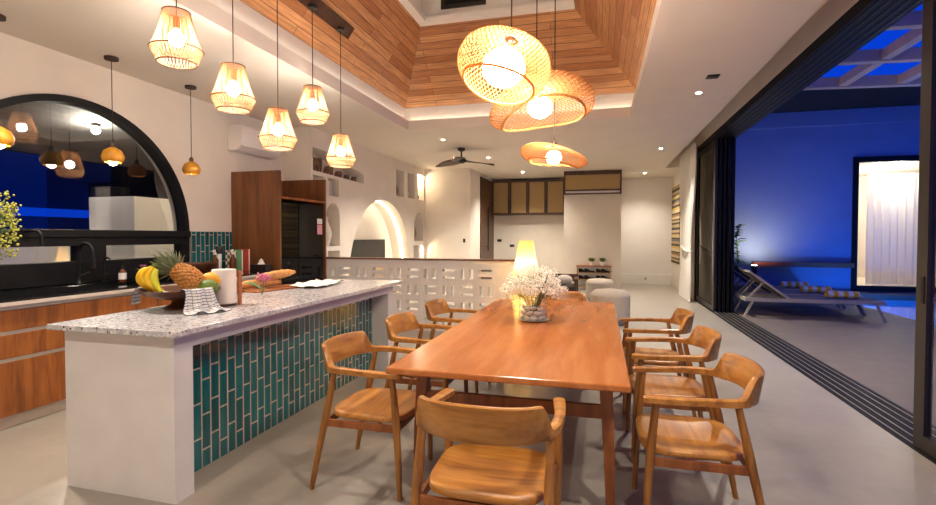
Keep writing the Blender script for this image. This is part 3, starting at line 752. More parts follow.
# bananas: fingers of one bunch
bn = thing('banana_bunch', 'bunch of ripe yellow bananas at the left of the fruit bowl', 'bananas', scr(-.125,-.06,.112))
for (a, c, b_, dp, mat) in (((-.03,.165),(-.19,.10),(-.02,.012),.0,'banana'),((-.02,.17),(-.14,.09),(.02,.022),-.035,'banana'),((.0,.165),(-.07,.07),(.055,.022),-.065,'banana'),
                            ((.02,.155),(.0,.08),(.085,.012),-.085,'bananagreen'),((-.05,.155),(-.17,.14),(-.07,.012),.04,'banana')):
    pts = []; rad = []
    for i in range(12):
        t = i/11; r = (1-t)**2*a[0]+2*t*(1-t)*c[0]+t*t*b_[0]; z = (1-t)**2*a[1]+2*t*(1-t)*c[1]+t*t*b_[1]
        pts.append(e1*r+e2*(dp*(.3+.7*t))+Vector((0,0,z))); rad.append(.023*math.sin(PI*min(1,max(.05,.07+t*.87)))**.45)
    MB().tube(pts, rad, 9).build('banana', M[mat], bn, smooth=True)
MB().tube([e1*-.03+Vector((0,0,.16)), e1*.01+Vector((0,0,.188))], .016, 7).build('stalk', M['stem'], bn, smooth=True)
# pineapple lying to the right, crown up at the left
pa_ = thing('pineapple', 'whole pineapple with a spiky crown lying in the fruit bowl', 'pineapple', scr(.055,.0,.205))
pa_.scale = (.88,.88,.88)
ax = (e1*.82-e2*.1+Vector((0,0,-.50))).normalized(); R = ax.to_track_quat('Z','X').to_matrix()
def pr_(t): return .082*(math.sin(PI*min(1,max(0,.14+.76*t))))**.55
bd = MB(); bd.lathe([(pr_(i/14)*.93, -.12+.24*i/14) for i in range(15)], n=20)
for i in range(11):
    t = (i+.5)/11; r = pr_(t); n_ = 14
    for k in range(n_):
        a = 2*PI*(k+.5*(i % 2))/n_
        bd.ell((r*math.cos(a)*.95, r*math.sin(a)*.95, -.12+.24*t), (.014,.014,.011), 6, 4)
o = bd.build('fruit_body', M['pine'], pa_, smooth=True); o.rotation_euler = R.to_euler()
cr = MB()
for k in range(52):
    a = k*2.4; t = k/52; d = Vector((math.cos(a)*(1.0-.75*t), math.sin(a)*(1.0-.75*t), -.35-.9*t))
    leaf(cr, Vector((math.cos(a)*.03, math.sin(a)*.03, -.115-.02*t)), d, .10+.09*t, .024, -.05)
o = cr.build('crown', M['leafgrey'], pa_); o.rotation_euler = R.to_euler()
o = MB().ell((0,0,0),(.075,.052,.05),18,12).build('mango', M['mango'], smooth=True); at(o, scr(.17,.09,.185), (0,.2,.5)); tag(o, 'orange yellow mango behind the green one in the bowl', 'mango')
o = MB().ell((0,0,0),(.07,.05,.05),18,12).build('green_mango', M['avocado'], smooth=True); at(o, scr(.185,-.005,.145), (0,.1,.2)); tag(o, 'green mango at the right rim of the fruit bowl', 'mango')
o = MB().ico((0,0,0),.042,3).build('orange', M['orange'], smooth=True); at(o, scr(.03,.14,.20)); tag(o, 'round orange tucked behind the pineapple', 'orange')
# checked cloth over the rim
cp = [(-.262,-.06,.03),(-.262,-.05,.085),(-.243,-.03,.145),(-.18,-.01,.118),(-.06,-.02,.098),(.04,-.05,.098),(.12,-.085,.112),(.185,-.125,.142),(.210,-.141,.142),(.225,-.15,.10),(.236,-.158,.05),(.255,-.17,.015),(.29,-.195,.006),(.33,-.22,.005)]
def cloth(u, v):
    f_ = u*(len(cp)-1); i = min(int(f_), len(cp)-2); t = f_-i
    a, b_ = Vector(cp[i]), Vector(cp[i+1]); p = a.lerp(b_, t)
    w0 = .09 if u < .35 else .09+.10*sm(.35,.55,u)+.09*sm(.65,1,u)
    k = (v-.5)*w0; right = sm(.3,.5,u)
    lat = Vector((.56,.83,0))*right+Vector((0,1,0))*(1-right)
    pull = Vector((.83,-.56,0))*(-k*k*2.0*right)
    hang = 1 if (u < .16 or u > .62) else .15
    fold = .016*math.sin(v*15+u*4)*hang
    q = p+lat*k+pull+Vector((.83,-.56,0))*fold*(right if .6 < u < .85 else 0)
    return scr(q.x, q.y, max(.004, q.z+.004+(fold*.6 if u > .8 else 0)+abs(fold)*.2))
o = MB().grid(cloth, 56, 26, True).build('tea_towel', M['check'], smooth=True, solid=.003, ang=180); tag(o, 'white tea towel with a dark check hanging over the bowl rim', 'tea towel')
# kitchen roll
f = thing('kitchen_roll_holder', 'thick white kitchen roll on a dark round base on the island', 'kitchen roll', (-2.53, 2.88, TOP))
MB().lathe([(.078,0),(.08,.004),(.08,.012),(.07,.016)], n=28).build('base', M['bowlwood'], f, smooth=True)
MB().lathe([(.018,.017),(.076,.017),(.079,.024),(.079,.245),(.075,.252),(.018,.252)], n=32).build('paper_roll', M['pinkcream'], f, smooth=True)
MB().box(.062, .078, .055, .085, .0, .24).build('upright', M['board'], f, bevel=.003)
# small vase of pink flowers
f = thing('glass_flower_vase', 'small clear glass with pink flowers in front of the bread', 'vase', (-2.61, 3.38, TOP))
MB().lathe([(.036,.002),(.042,.03),(.036,.075),(.03,.085)], n=20, cap=False).build('glass', M['vaseglass'], f, smooth=True)
st = MB(); pk = MB(); lf = MB()
for k in range(11):
    a = k*2.1; d = Vector((.032*math.cos(a)+.02, .032*math.sin(a), .15+.012*math.sin(k)))
    st.tube([(0,0,.01), d*.5, d], .0022, 5)
    for q in range(7): pk.ico(d+Vector((random.gauss(0,.012), random.gauss(0,.012), random.gauss(0,.012))), .010, 1)
for k in range(4): leaf(lf, (0,0,.06), (-.9,-.2+.15*k,.55), .19, .028, .25)
st.build('stems', M['stem'], f); pk.build('petals', M['pink'], f); lf.build('leaves', M['leaf'], f)
# bread and board
o = MB().box(-.28,.28,-.12,.12,0,.018).build('chopping_board', M['board'], bevel=.006); at(o, (-2.86, 3.86, TOP), (0,0,1.35)); tag(o, 'brown wooden chopping board under the loaves on the island', 'chopping board')
def baguette(loc, rot, L, lab):
    pts = [(L*(i/16-.5), .012*math.sin(i*.5), .006*math.sin(PI*i/16)) for i in range(17)]
    rad = [.04*math.sin(PI*min(.97,max(.03,i/16)))**.35*(1+.06*math.sin(i*2.1)) for i in range(17)]
    o = MB().tube(pts, rad, 12).build('baguette', M['bread'], smooth=True); at(o, loc, rot); tag(o, lab, 'bread', 'loaves on the chopping board'); return o
baguette((-2.92, 3.76, TOP+.058), (0,0,1.25), .42, 'baguette lying flat on the board behind the pink flowers')
baguette((-2.85, 3.90, TOP+.125), (0,-.06,1.45), .48, 'baguette resting on top of the other loaf')
def crumple(u, v):
    return (-.16+.32*u, -.33+.66*v, .008+.02*abs(math.sin(u*7+v*5)*math.cos(v*9-u*4))+.012*random.random())
o = MB().grid(crumple, 10, 18).build('white_napkin', M['paper'], smooth=True, solid=.002); at(o, (-2.68, 4.30, TOP), (0,0,.15)); tag(o, 'crumpled white napkin on the island right of the bread', 'napkin')

# ------------------------------------------------------------------ dining table
dt = thing('dining_table', 'long polished orange teak dining table with vase on it', 'table', (-.46, 3.78, 0))
tp = MB()
W2, L2 = .60, 1.46
tp.box(-W2, W2, -L2, L2, .712, .745)
tp.build('tabletop', M['table'], dt, bevel=.008)
for sx in (-1, 1):
    for sy in (-1, 1):
        g = MB(); rings = []
        for z, hw, ox_ in ((0,.022,.0),(.35,.027,-.01),(.711,.034,-.03)):
            cx, cy = sx*(.52+ox_), sy*(1.20+ox_)
            rings.append([(cx-hw,cy-hw,z),(cx+hw,cy-hw,z),(cx+hw,cy+hw,z),(cx-hw,cy+hw,z)])
        g.loft(rings).build('leg', M['table_leg'], dt, bevel=.004)
for sy in (-1, 1):
    MB().box(-.49, .49, sy*1.185-.014, sy*1.185+.014, .49, .56).build('cross_rail', M['table_leg'], dt, bevel=.003)
for sx in (-1, 1): MB().box(sx*.42-.012, sx*.42+.012, -1.15, 1.15, .64, .711).build('apron', M['table_leg'], dt)
for sy in (-1, 1): MB().box(-.49, .49, sy*1.165-.012, sy*1.165+.012, .64, .711).build('apron', M['table_leg'], dt)
TT = .746

# ------------------------------------------------------------------ dining chairs
def catmull(P, n):
    out = []
    for i in range(len(P)-1):
        p0, p1, p2, p3 = P[max(i-1,0)], P[i], P[i+1], P[min(i+2, len(P)-1)]
        for k in range(n):
            t = k/n
            out.append(.5*((2*p1)+(p2-p0)*t+(2*p0-5*p1+4*p2-p3)*t*t+(-p0+3*p1-3*p2+p3)*t**3))
    out.append(P[-1]); return out
def make_chair(label):
    t = thing('dining_armchair', label, 'chair', (0,0,0), 0, 'teak armchairs round the dining table')
    half = [Vector(p) for p in ((0,-.285,0),(.12,-.272,0),(.215,-.225,0),(.268,-.13,0),(.280,.0,0),(.272,.13,0),(.258,.25,0))]
    hp = catmull(half, 7); path = [Vector((-p.x, p.y, 0)) for p in reversed(hp[1:])]+hp
    Ls = [0]
    for i in range(1, len(path)): Ls.append(Ls[-1]+(path[i]-path[i-1]).length)
    tot = Ls[-1]; rings = []
    for i, p in enumerate(path):
        s_ = abs(2*Ls[i]/tot-1)
        tan = (path[min(i+1, len(path)-1)]-path[max(i-1, 0)]).normalized(); nrm = Vector((tan.y, -tan.x, 0))
        arm = sm(.33, .42, s_)
        zt = (.805-.012*s_)*(1-arm)+(.700-.012*sm(.5,1,s_))*arm
        zb = (.655+.012*s_)*(1-sm(.3,.6,s_))+(.664-.008*sm(.6,1,s_))*sm(.3,.6,s_)
        w_ = (.0125+.004*sm(.25,.5,s_))*(1-arm)+(.020+.006*sm(.6,.95,s_))*arm
        if s_ > .985: w_ *= .8; zt -= .004; zb += .003
        lean = .16*(1-arm)
        zc = (zt+zb)/2; hh = (zt-zb)/2
        ring = []
        for a, b_ in ((-1,-.6),(-.6,-1),(.6,-1),(1,-.6),(1,.6),(.6,1),(-.6,1),(-1,.6)):
            kb = b_ if abs(b_) == 1 else (1-(.35*min(.014,hh)/hh))*(1 if b_ > 0 else -1)
            ring.append(p+nrm*(a*w_*(1-.25*(abs(b_) == 1))+lean*(kb*hh))+Vector((0,0,zc+kb*hh)))
        rings.append(ring)
    MB().loft(rings).build('back_and_arms', M['chair'], t, smooth=True, ang=60)
    # dished seat
    st = MB(); n = 40; prof = [(0,.422),(.3,.423),(.6,.427),(.85,.434),(.97,.437),(1.0,.431),(1.0,.410),(.93,.400),(0,.400)]
    def outl(k):
        a = 2*PI*k/n; c, s_ = math.cos(a), math.sin(a); ex = .5
        x = .247*abs(c)**ex*(1 if c > 0 else -1); y = .235*abs(s_)**ex*(1 if s_ > 0 else -1)
        return Vector((x*(1+.10*y), y, 0))
    st.loft([[outl(k)*max(r, .002)+Vector((0,.015,z)) for k in range(n)] for r, z in prof])
    st.build('seat', M['chair'], t, smooth=True, ang=60)
    for sx in (-1, 1):
        MB().tube([(sx*.250,.235,0),(sx*.255,.228,.22),(sx*.258,.215,.45),(sx*.262,.195,.662)], [.014,.018,.021,.016], 12).build('leg', M['chairz'], t, smooth=True)
        MB().tube([(sx*.268,-.290,0),(sx*.264,-.245,.22),(sx*.260,-.195,.45),(sx*.258,-.148,.668)], [.014,.018,.021,.015], 12).build('leg', M['chairz'], t, smooth=True)
        MB().bar((sx*.248,.22,.380),(sx*.252,-.205,.380),.018,.04).build('side_rail', M['table_leg'], t, bevel=.003)
    MB().bar((-.25,.215,.380),(.25,.215,.380),.018,.04).build('front_rail', M['table_leg'], t, bevel=.003)
    MB().bar((-.25,-.208,.380),(.25,-.208,.380),.018,.04).build('rear_rail', M['table_leg'], t, bevel=.003)
    return t
spots = [(-1.265, 2.69, -PI/2+.0, 'teak armchair nearest the white end of the island, left side of table'),
         (-1.255, 3.53, -PI/2, 'middle teak armchair of the three between island and table'),
         (-1.265, 4.41, -PI/2, 'teak armchair on the island side, nearest the breeze block half wall'),
         (.44, 2.66, PI/2+.03, 'closest teak armchair on the glass door side of the table'),
         (.44, 3.49, PI/2+.02, 'middle teak armchair of the three on the glass door side'),
         (.43, 4.36, PI/2, 'farthest teak armchair on the glass door side of the table'),
         (-.435, 2.02, .0, 'teak armchair at the near head of the table, seen from behind'),
         (-.40, 5.20, PI, 'teak armchair at the far head of the table behind the flowers')]
ch0 = make_chair(spots[0][3]); ch0.location = spots[0][:2]+(0,); ch0.rotation_euler = (0,0,spots[0][2])
for x, y, rz, lb in spots[1:]: dup(ch0, (x, y, 0), rz, lb)

# ------------------------------------------------------------------ vase with gypsophila
VX, VY = -.515, 3.95
pl = MB().lathe([(.06,0),(.10,.003),(.125,.012),(.122,.014),(.09,.006),(.0001,.006)], n=36).build('round_coaster', M['ceramic'], smooth=True); at(pl, (VX, VY, TT)); tag(pl, 'pale round plate under the glass vase on the dining table', 'plate')
vs = thing('flower_vase', 'clear glass cylinder vase holding white gypsophila on the dining table', 'vase', (VX, VY, TT+.0075))
MB().lathe([(.0001,0),(.113,0),(.115,.004),(.115,.20),(.111,.20),(.111,.006),(.0001,.006)], n=40).build('glass_cylinder', M['vaseglass'], vs, smooth=True)
st = MB(); bl = MB()
for k in range(280):
    a = random.uniform(0, 2*PI); r = .225*math.sqrt(random.random()); h = .20+.23*math.sqrt(max(0, 1-(r/.235)**2))*random.uniform(.1,1)
    tip = Vector((r*math.cos(a)*1.02, r*math.sin(a)*1.02, h))
    if k < 60: st.tube([(tip.x*.15, tip.y*.15, .07), (tip.x*.35, tip.y*.35, .17), tip], .0015, 4)
    for q in range(9):
        bl.ico(tip+Vector((random.gauss(0,.020), random.gauss(0,.020), random.gauss(0,.018))), random.uniform(.005,.009), 1)
st.build('stems', M['stem'], vs); bl.build('blossoms', M['blossom'], vs)
peb = []
for k in range(26):
    ring = k % 9; lay = k//9
    a = 2*PI*(ring+.5*lay)/9; r = .08 if lay < 2 or ring % 2 else .035
    z = .028+.036*lay; s_ = random.uniform(.85, 1.1)
    if not peb:
        o = MB().ell((0,0,0),(.030,.021,.016),12,8).build('pebble', M['pebble'], smooth=True)
    else:
        o = peb[0].copy(); COL.objects.link(o)
    peb.append(o); at(o, (VX+r*math.cos(a), VY+r*math.sin(a), TT+z), (random.uniform(-.5,.5), random.uniform(-.5,.5), a+PI/2+random.uniform(-.4,.4))); o.scale = (s_,)*3
    tag(o, 'smooth pale pebble inside the glass vase on the dining table', 'pebble', 'pebbles in the glass vase')

# ------------------------------------------------------------------ pendants over the island
def woven_pendant(label, loc, cordlen, canopy=True):
    t = thing('rattan_pendant', label, 'pendant lamp', loc, random.random(), 'string pendants over the island')
    H0 = .36; pr = [(.085,.36),(.10,.30),(.135,.18),(.168,.095),(.15,.05),(.125,0)]
    n = 84
    s_ = MB()
    for k in range(n):
        a = 2*PI*k/n; b_ = a+(.13 if k % 2 else -.13)
        s_.tube([(r*math.cos(a), r*math.sin(a), z) for r, z in pr[:4]], .0027, 3)
        s_.tube([(.168*math.cos(a), .168*math.sin(a), .095), (.126*math.cos(b_), .126*math.sin(b_), 0)], .0027, 3)
    s_.build('strings', M['rattan'], t)
    for r, z in ((.087,.36),(.170,.095),(.127,0)):
        MB().tube([(r*math.cos(2*PI*k/32), r*math.sin(2*PI*k/32), z) for k in range(32)], .005, 6, closed=True).build('ring', M['rattandark'], t, smooth=True)
    MB().ico((0,0,.17), .055, 2).build('bulb', M['bulb'], t, smooth=True)
    MB().cyl((0,0,.24), .022, .08, 12).build('lamp_holder', M['cord'], t)
    MB().tube([(0,0,.3),(0,0,cordlen)], .0045, 6).build('cord', M['cord'], t)
    MB().cyl((0,0,cordlen-.01), .055, .03, 20).build('ceiling_canopy', M['pot'], t)
    return t
PX = -2.92
SLZ = WB+(PX-Bx0)*(SZ-WB)/(S0-Bx0)
pen = [(2.89, 2.71-.045, 'string pendant nearest the camera, largest and highest at left'), (3.45, 2.52-.05, 'second string pendant from the camera over the island'),
       (4.03, 2.29-.035, 'middle string pendant, third of the five over the island'), (4.61, 2.70-.07, 'fourth string pendant, raised, under the front ceiling cup'), (5.19, 2.35-.105, 'string pendant farthest along the row, below the last ceiling cup')]
for y, z, lb in pen: woven_pendant(lb, (PX, y, z-.02), SLZ-z-.035)
mp_ = MB().bar((PX+.0107, 2.6, SLZ-.0074),(PX+.0107, 5.42, SLZ-.0074),.15,.012,(.824,0,-.567)).build('pendant_mounting_plate', M['darkwood'])
tag(mp_, 'dark strip on the timber slope carrying the string pendants', 'mounting plate')

# bamboo pendants over the table
def bamboo_pendant(label, loc, cordlen, R, Hh, seed, rotz, tilt, bulbr, lobes=2, mouth=2.25, wave=.1):
    t = thing('bamboo_pendant', label, 'pendant lamp', loc, rotz, 'woven bamboo pendants over the table')
    nu, nv = 58, 17
    def P(i, j):
        a = 2*PI*(i % nu)/nu+(.5*(j % 2))*2*PI/nu
        v = j/nv                                   # 0 top hub .. 1 mouth
        th = .10+v*mouth
        rr = R*math.sin(min(th, PI-.05))**.8*(1+.06*math.cos(lobes*a+seed))
        z = Hh*.5*math.cos(th)+wave*Hh*math.cos(a+seed)*math.sin(th)+.5*wave*Hh*math.cos(2*a+seed+1)*math.sin(th)
        p = Vector((rr*math.cos(a), rr*math.sin(a), z))
        return Matrix.Rotation(tilt, 3, 'Y') @ p
    s_ = MB(); r_ = .0028*(R/.34)**.5
    for dirn in (1, -1):
        for i in range(nu):
            pts = []
            for j in range(nv+1):
                sh = (j//2) if dirn > 0 else -((j+1)//2)
                pts.append(P(i+sh, j))
            s_.tube(pts, r_, 4, cap=False)
    o = s_.build('woven_shell', M['bamboo'], t)
    MB().tube([P(k, nv) if nv % 2 == 0 else P(k, nv) for k in range(nu)], .009, 6, closed=True).build('mouth_hoop', M['bamboo'], t, smooth=True)
    top = Matrix.Rotation(tilt, 3, 'Y') @ Vector((0,0,Hh*.5))
    MB().lathe([(.03,0),(.03,.03),(.012,.06)], top-Vector((0,0,.01)), 14).build('lamp_holder', M['cord'], t, smooth=True)
    MB().ell((0,0,-.01), (bulbr,bulbr,bulbr*.9), 20, 12).build('bulb', M['bulb_big'], t, smooth=True)
    MB().tube([top+Vector((0,0,.04)), (top.x,top.y,cordlen)], .005, 6).build('cord', M['cord'], t)
    MB().cyl((top.x,top.y,cordlen-.02), .06, .03, 20).build('ceiling_canopy', M['pot'], t)
    return t
bamboo_pendant('large woven bamboo pendant, highest and front of the three', (-.645, 3.34, 2.575), 5.1-2.575-.02, .305, .42, .6, 1.0, .38, .145, 2, 2.25, .05)
bamboo_pendant('wide woven bamboo pendant just behind the large one', (-.49, 4.12, 2.494), 5.1-2.494-.02, .435, .27, 2.2, .3, -.22, .10, 2, 2.2, .30)
bamboo_pendant('small low woven bamboo pendant behind the others', (-.40, 4.40, 2.12), 5.1-2.12-.02, .31, .17, 4.1, .5, .06, .065, 2, 2.3, .25)

# counter pendants by the window
for y, lb, lit in ((4.74, 'amber dome pendant hanging between window and fridge housing', 4), (3.78, 'amber dome pendant with bright bulb before the arched window', 30), (2.83, 'amber dome pendant at the left picture edge', 30)):
    t = thing('dome_pendant', lb, 'pendant lamp', (-4.60, y, 2.13), 0, 'small dome pendants over the worktop')
    MB().lathe([(.02,.15),(.03,.145),(.075,.115),(.098,.06),(.09,.02),(.07,0),(.065,.004),(.085,.03),(.09,.06),(.07,.105),(.02,.13)], n=28).build('shade', M['amber'], t, smooth=True)
    MB().lathe([(.022,.145),(.024,.18),(.01,.20)], n=14).build('cap', M['darkwood'], t, smooth=True)
    MB().ico((0,0,.04 if lit < 10 else .012), .035 if lit < 10 else .042, 2).build('bulb', emis('dome_bulb', (1,.84,.58,1), lit), t, smooth=True)
    MB().tube([(0,0,.19),(0,0,CZ-2.13-.02)], .004, 6).build('cord', M['cord'], t)
    MB().cyl((0,0,CZ-2.13-.028), .06, .027, 20).build('ceiling_canopy', M['cord'], t)

# ------------------------------------------------------------------ ceiling fittings
def downlight(x, y, lab, power=120, spot=2.2):
    t = thing('ceiling_downlight', lab, 'ceiling light', (x, y, CZ), 0, 'recessed ceiling downlights')
    MB().lathe([(.045,-.0),(.048,-.006),(.034,-.006),(.030,-.001)], n=24).build('trim_ring', M['plastic'], t, smooth=True)
    MB().cyl((0,0,-.0045), .029, .004, 20).build('lens', M['down'], t)
    lamp('SPOT', 'downlight_beam', (0,0,-.02), power, (1,.92,.80), .04, (0,0,0), spot=spot, blend=.8, parent=t)
for x, y, lb in ((-2.74, 8.50, 'ceiling downlight left of the fan, nearest the timber vault'), (1.13, 6.51, 'large looking ceiling downlight near the glass door head'), (-2.04, 13.3, 'ceiling downlight in front of the cane wall cabinets'),
                 (1.14, 10.44, 'ceiling downlight between column and curtain, nearer the dining table'), (1.16, 14.4, 'ceiling downlight in the far hall above the skirting'), (-2.40, 10.7, 'ceiling downlight seen just right below the fan motor')):
    downlight(x, y, lb, 45 if y > 14 else 120)
for x, y, lb in ((1.1, 2.4, 'ceiling downlight out of frame above the glass door side'), (-3.9, 2.2, 'ceiling downlight out of frame above the kitchen aisle'), (-3.7, 5.6, 'ceiling downlight above the aisle before the fridge'), (-1.2, -.6, 'ceiling downlight out of frame behind the camera'),
                 (-3.9,9.6,'ceiling downlight in front of the lit arch'),(-.4,11.4,'ceiling downlight above the ottomans')):
    pass
lamp('SPOT', 'aisle_fill', (-3.7, 2.4, 3.14), 72, (1,.92,.80), .05, spot=2.6, blend=.8)  # added fill over the kitchen aisle, out of view, no fitting
lamp('SPOT', 'entry_fill', (.9, 1.2, 3.14), 72, (1,.92,.80), .05, spot=2.6, blend=.8)  # added fill on the glass door side, out of view
lamp('SPOT', 'rear_fill', (-2.0, -.3, 3.14), 72, (1,.92,.80), .05, spot=2.6, blend=.8)  # added fill behind the camera, no fitting modelled
f = MB().box(-.06,.06,-.06,.06,-.012,0).box(-.045,.045,-.045,.045,-.016,-.012).build('ceiling_sensor', M['pot']); at(f, (1.16, 5.88, CZ-.0005)); tag(f, 'small black square fitting in the ceiling beside the downlight', 'ceiling sensor')
fan = thing('ceiling_fan', 'dark ceiling fan with three leaf shaped blades in the living area', 'ceiling fan', (-2.66, 9.42, CZ))
MB().lathe([(.075,0),(.075,-.04),(.05,-.06)], n=20).build('canopy', M['pot'], fan, smooth=True)
MB().tube([(0,0,-.05),(0,0,-.20)], .016, 10).build('downrod', M['pot'], fan)
MB().lathe([(.02,-.18),(.07,-.20),(.10,-.235),(.09,-.275),(.04,-.30),(.0001,-.302)], n=20).build('motor', M['pot'], fan, smooth=True)
for k in range(3):
    a = 2*PI*k/3+.6; bl_ = MB()
    Rz = Matrix.Rotation(a, 3, 'Z')
    def fb(u, v):
        wd = .075+.075*math.sin(PI*min(1,u*1.15))**.8-.08*u*u
        return Rz @ Vector((.08+.62*u, (v-.5)*2*wd*.9, -.245-.05*u+(v-.5)*.07*(1-.5*u)))
    bl_.grid(fb, 12, 4).build('blade', M['darkwood'], fan, smooth=True, solid=.01, ang=180)

# ------------------------------------------------------------------ living area
tv = thing('television', 'black flat television in the lit arch alcove', 'television', (NX-.36, 9.72, .68))
MB().box(-.03, .0, -.83, .83, .13, .66+.0).build('case', M['pot'], tv, bevel=.004)
MB().box(.0005, .003, -.82, .82, .14, .65).build('screen', M['tv'], tv)
MB().box(-.04, .06, -.3, .3, 0, .012).box(-.02,0,-.05,.05,.012,.13).build('stand', M['pot'], tv)
cs = thing('media_console', 'low pale console under the television in the alcove', 'console', (NX-.28, 9.4, 0))
MB().box(-.13, .13, -.9, 1.5, .35, .70-.001).build('body', M['lightwood'], cs)
for y in (-.8, 1.4): MB().box(-.1, .1, y-.03, y+.03, 0, .35).build('foot', M['lightwood'], cs)
# elephants in the long niche, large to small
def elephant(y, s_, lab):
    t = thing('wooden_elephant', lab, 'figurine', (NX-.13, y, 2.47-.02*(y-7.02)*1.1+.001), 0, 'carved elephants in the long niche')
    t.scale = (s_,)*3
    b_ = MB(); b_.ell((0,0,.62),(.28,.45,.30),14,10); b_.ell((0,.50,.72),(.2,.24,.25),12,8)
    b_.tube([(0,.62,.70),(0,.80,.55),(0,.84,.3),(0,.80,.12)], [.12,.09,.06,.04], 8)
    for sx in (-1,1):
        for sy in (-1,1): b_.tube([(sx*.15, sy*.27, .55),(sx*.15, sy*.28, 0)], [.13,.10], 8)
    b_.build('body', M['elephant'], t, smooth=True)
    for sx in (-1,1): MB().ell((sx*.24,.44,.72),(.04,.15,.2),10,6).build('ear', M['elephant'], t, smooth=True)
for y, s_, lb in ((7.24,.27,'largest carved elephant at the left of the long niche'),(7.68,.19,'second largest carved elephant, behind the last pendant'),(8.02,.15,'middle sized carved elephant of the niche row'),(8.32,.125,'small carved elephant, last but one of the niche row'),(8.6,.125,'smallest carved elephant at the right end of the niche')): elephant(y, s_, lb)
for k, (y, mt, h, lb) in enumerate(((7.53,'bookyellow',.26,'yellow book at the left of the small wall niche'),(7.575,'ceramic',.25,'white book beside the yellow one in the wall niche'),(7.62,'bookdark',.25,'dark book third in the small wall niche'),(7.665,'bookdark',.23,'dark book leaning at the right of the niche row'))):
    book((NX-.11, y, 2.101), (.18,.032,h), 0, M[mt], lb, 'books in the small wall niche')
def vase(loc, prof, mat, lab, name='ornament_vase'):
    o = MB().lathe(prof, n=22).build(name, M[mat], smooth=True); at(o, loc); tag(o, lab, 'vase'); return o
vp = lambda s_, h: [(.5*s_,0),(.9*s_,h*.25),(s_,h*.45),(.6*s_,h*.75),(.35*s_,h*.88),(.5*s_,h),(.42*s_,h),(.25*s_,h*.86)]
vase((NX-.13, 10.58, 2.331), vp(.075,.34), 'elephant', 'brown vase in the first of three square niches')
vase((NX-.13, 11.26, 2.331), vp(.08,.22), 'ceramic', 'pale squat vase in the middle square niche')
vase((NX-.13, 11.95, 2.331), vp(.07,.20), 'bookdark', 'dark vase in the right square niche')
vase((NX-.14, 11.72, 1.291), vp(.10,.48), 'ceramicdark', 'tall speckled vase in the small arched niche')
vase((NX-.15, 7.62, 1.241), vp(.12,.50), 'ceramic', 'tall cream vase in the arched niche beside the fridge')
vase((NX-.13, 11.58, .721), vp(.06,.30), 'ceramicdark', 'speckled bottle vase in the lowest square niche')
vase((NX-.13, 12.0, .721), vp(.05,.22), 'ceramic', 'pale vase in the lowest arched niche')
lamp('POINT', 'niche_lamp', (NX-.06, 12.0, 1.14), 2.0, (1,.85,.6), .02)
lamp('POINT', 'niche_lamp', (NX-.06, 11.95, 2.93), 2.5, (1,.85,.6), .02)
# cane wall cabinets
for k in range(4):
    x0 = -3.20+.545*k; x1 = x0+.545
    c = thing('cane_wall_cabinet', ('cane fronted dark wood wall cabinet, %s' % ('leftmost of four beside the dark door','second from the dark door','third from the dark door','rightmost of four beside the column')[k]), 'cabinet', ((x0+x1)/2, 15.2, 2.06), 0, 'cane wall cabinets'); h = .27
    MB().box(-h, h, -.40, -.002, 0, 1.03).build('carcass', M['darkwood'], c)
    dr = MB(); dr.box(-h+.003,-h+.05,-.424,-.401,.004,1.026).box(h-.05,h-.003,-.424,-.401,.004,1.026).box(-h+.05,h-.05,-.424,-.401,.004,.06).box(-h+.05,h-.05,-.424,-.401,.97,1.026)
    d_ = dr.build('door', M['darkwood'], c)
    MB().box(-h+.05,h-.05,-.416,-.404,.06,.97).build('cane_panel', M['cane'], d_)
    sx = 1 if k % 2 == 0 else -1
    MB().box(sx*(h-.03)-.008, sx*(h-.03)+.008, -.445, -.425, .10, .45).build('handle', M['pot'], d_)
ab = thing('air_conditioner_cover', 'dark wood box with cane front hung on top of the column', 'cabinet', (-.215, 13.72, 2.54))
b = MB(); b.box(-.74,.74,-.27,-.001,.55,.608).box(-.74,-.70,-.27,-.001,.0,.55).box(.70,.74,-.27,-.001,.0,.55).box(-.70,.70,-.27,-.23,.50,.55).box(-.70,.70,-.27,-.23,.075,.115).box(-.70,.70,-.27,-.001,0,.02)
b.build('frame', M['darkwood'], ab); MB().box(-.70,.70,-.255,-.245,.115,.50).build('cane_panel', M['cane'], ab)
MB().box(-.69,.69,-.24,-.01,.025,.45).build('air_conditioner_unit', M['plastic'], ab)
for loc, lb in (((-2.65,15.198,1.12),'dark socket plate on the back wall under the cane cabinets'),((-3.05,15.198,1.28),'small switch on the back wall right of the dark door')):
    o = MB().box(-.07,.07,-.012,0,-.04,.04).build('socket_plate', M['pot'], bevel=.003); at(o, loc); tag(o, lb, 'socket')
o = MB().box(-.03,.03,-.012,0,-.05,.05).build('light_switch', M['pot'], bevel=.003); at(o, (-3.38,12.248,1.3)); tag(o, 'dark switch on the wall left of the dark door', 'switch')
o = MB().box(-.03,.03,-.012,0,-.03,.03).build('skirting_socket', M['greyplastic']); at(o, (1.3,15.468,.17)); tag(o, 'small grey socket low on the white hall wall', 'socket')
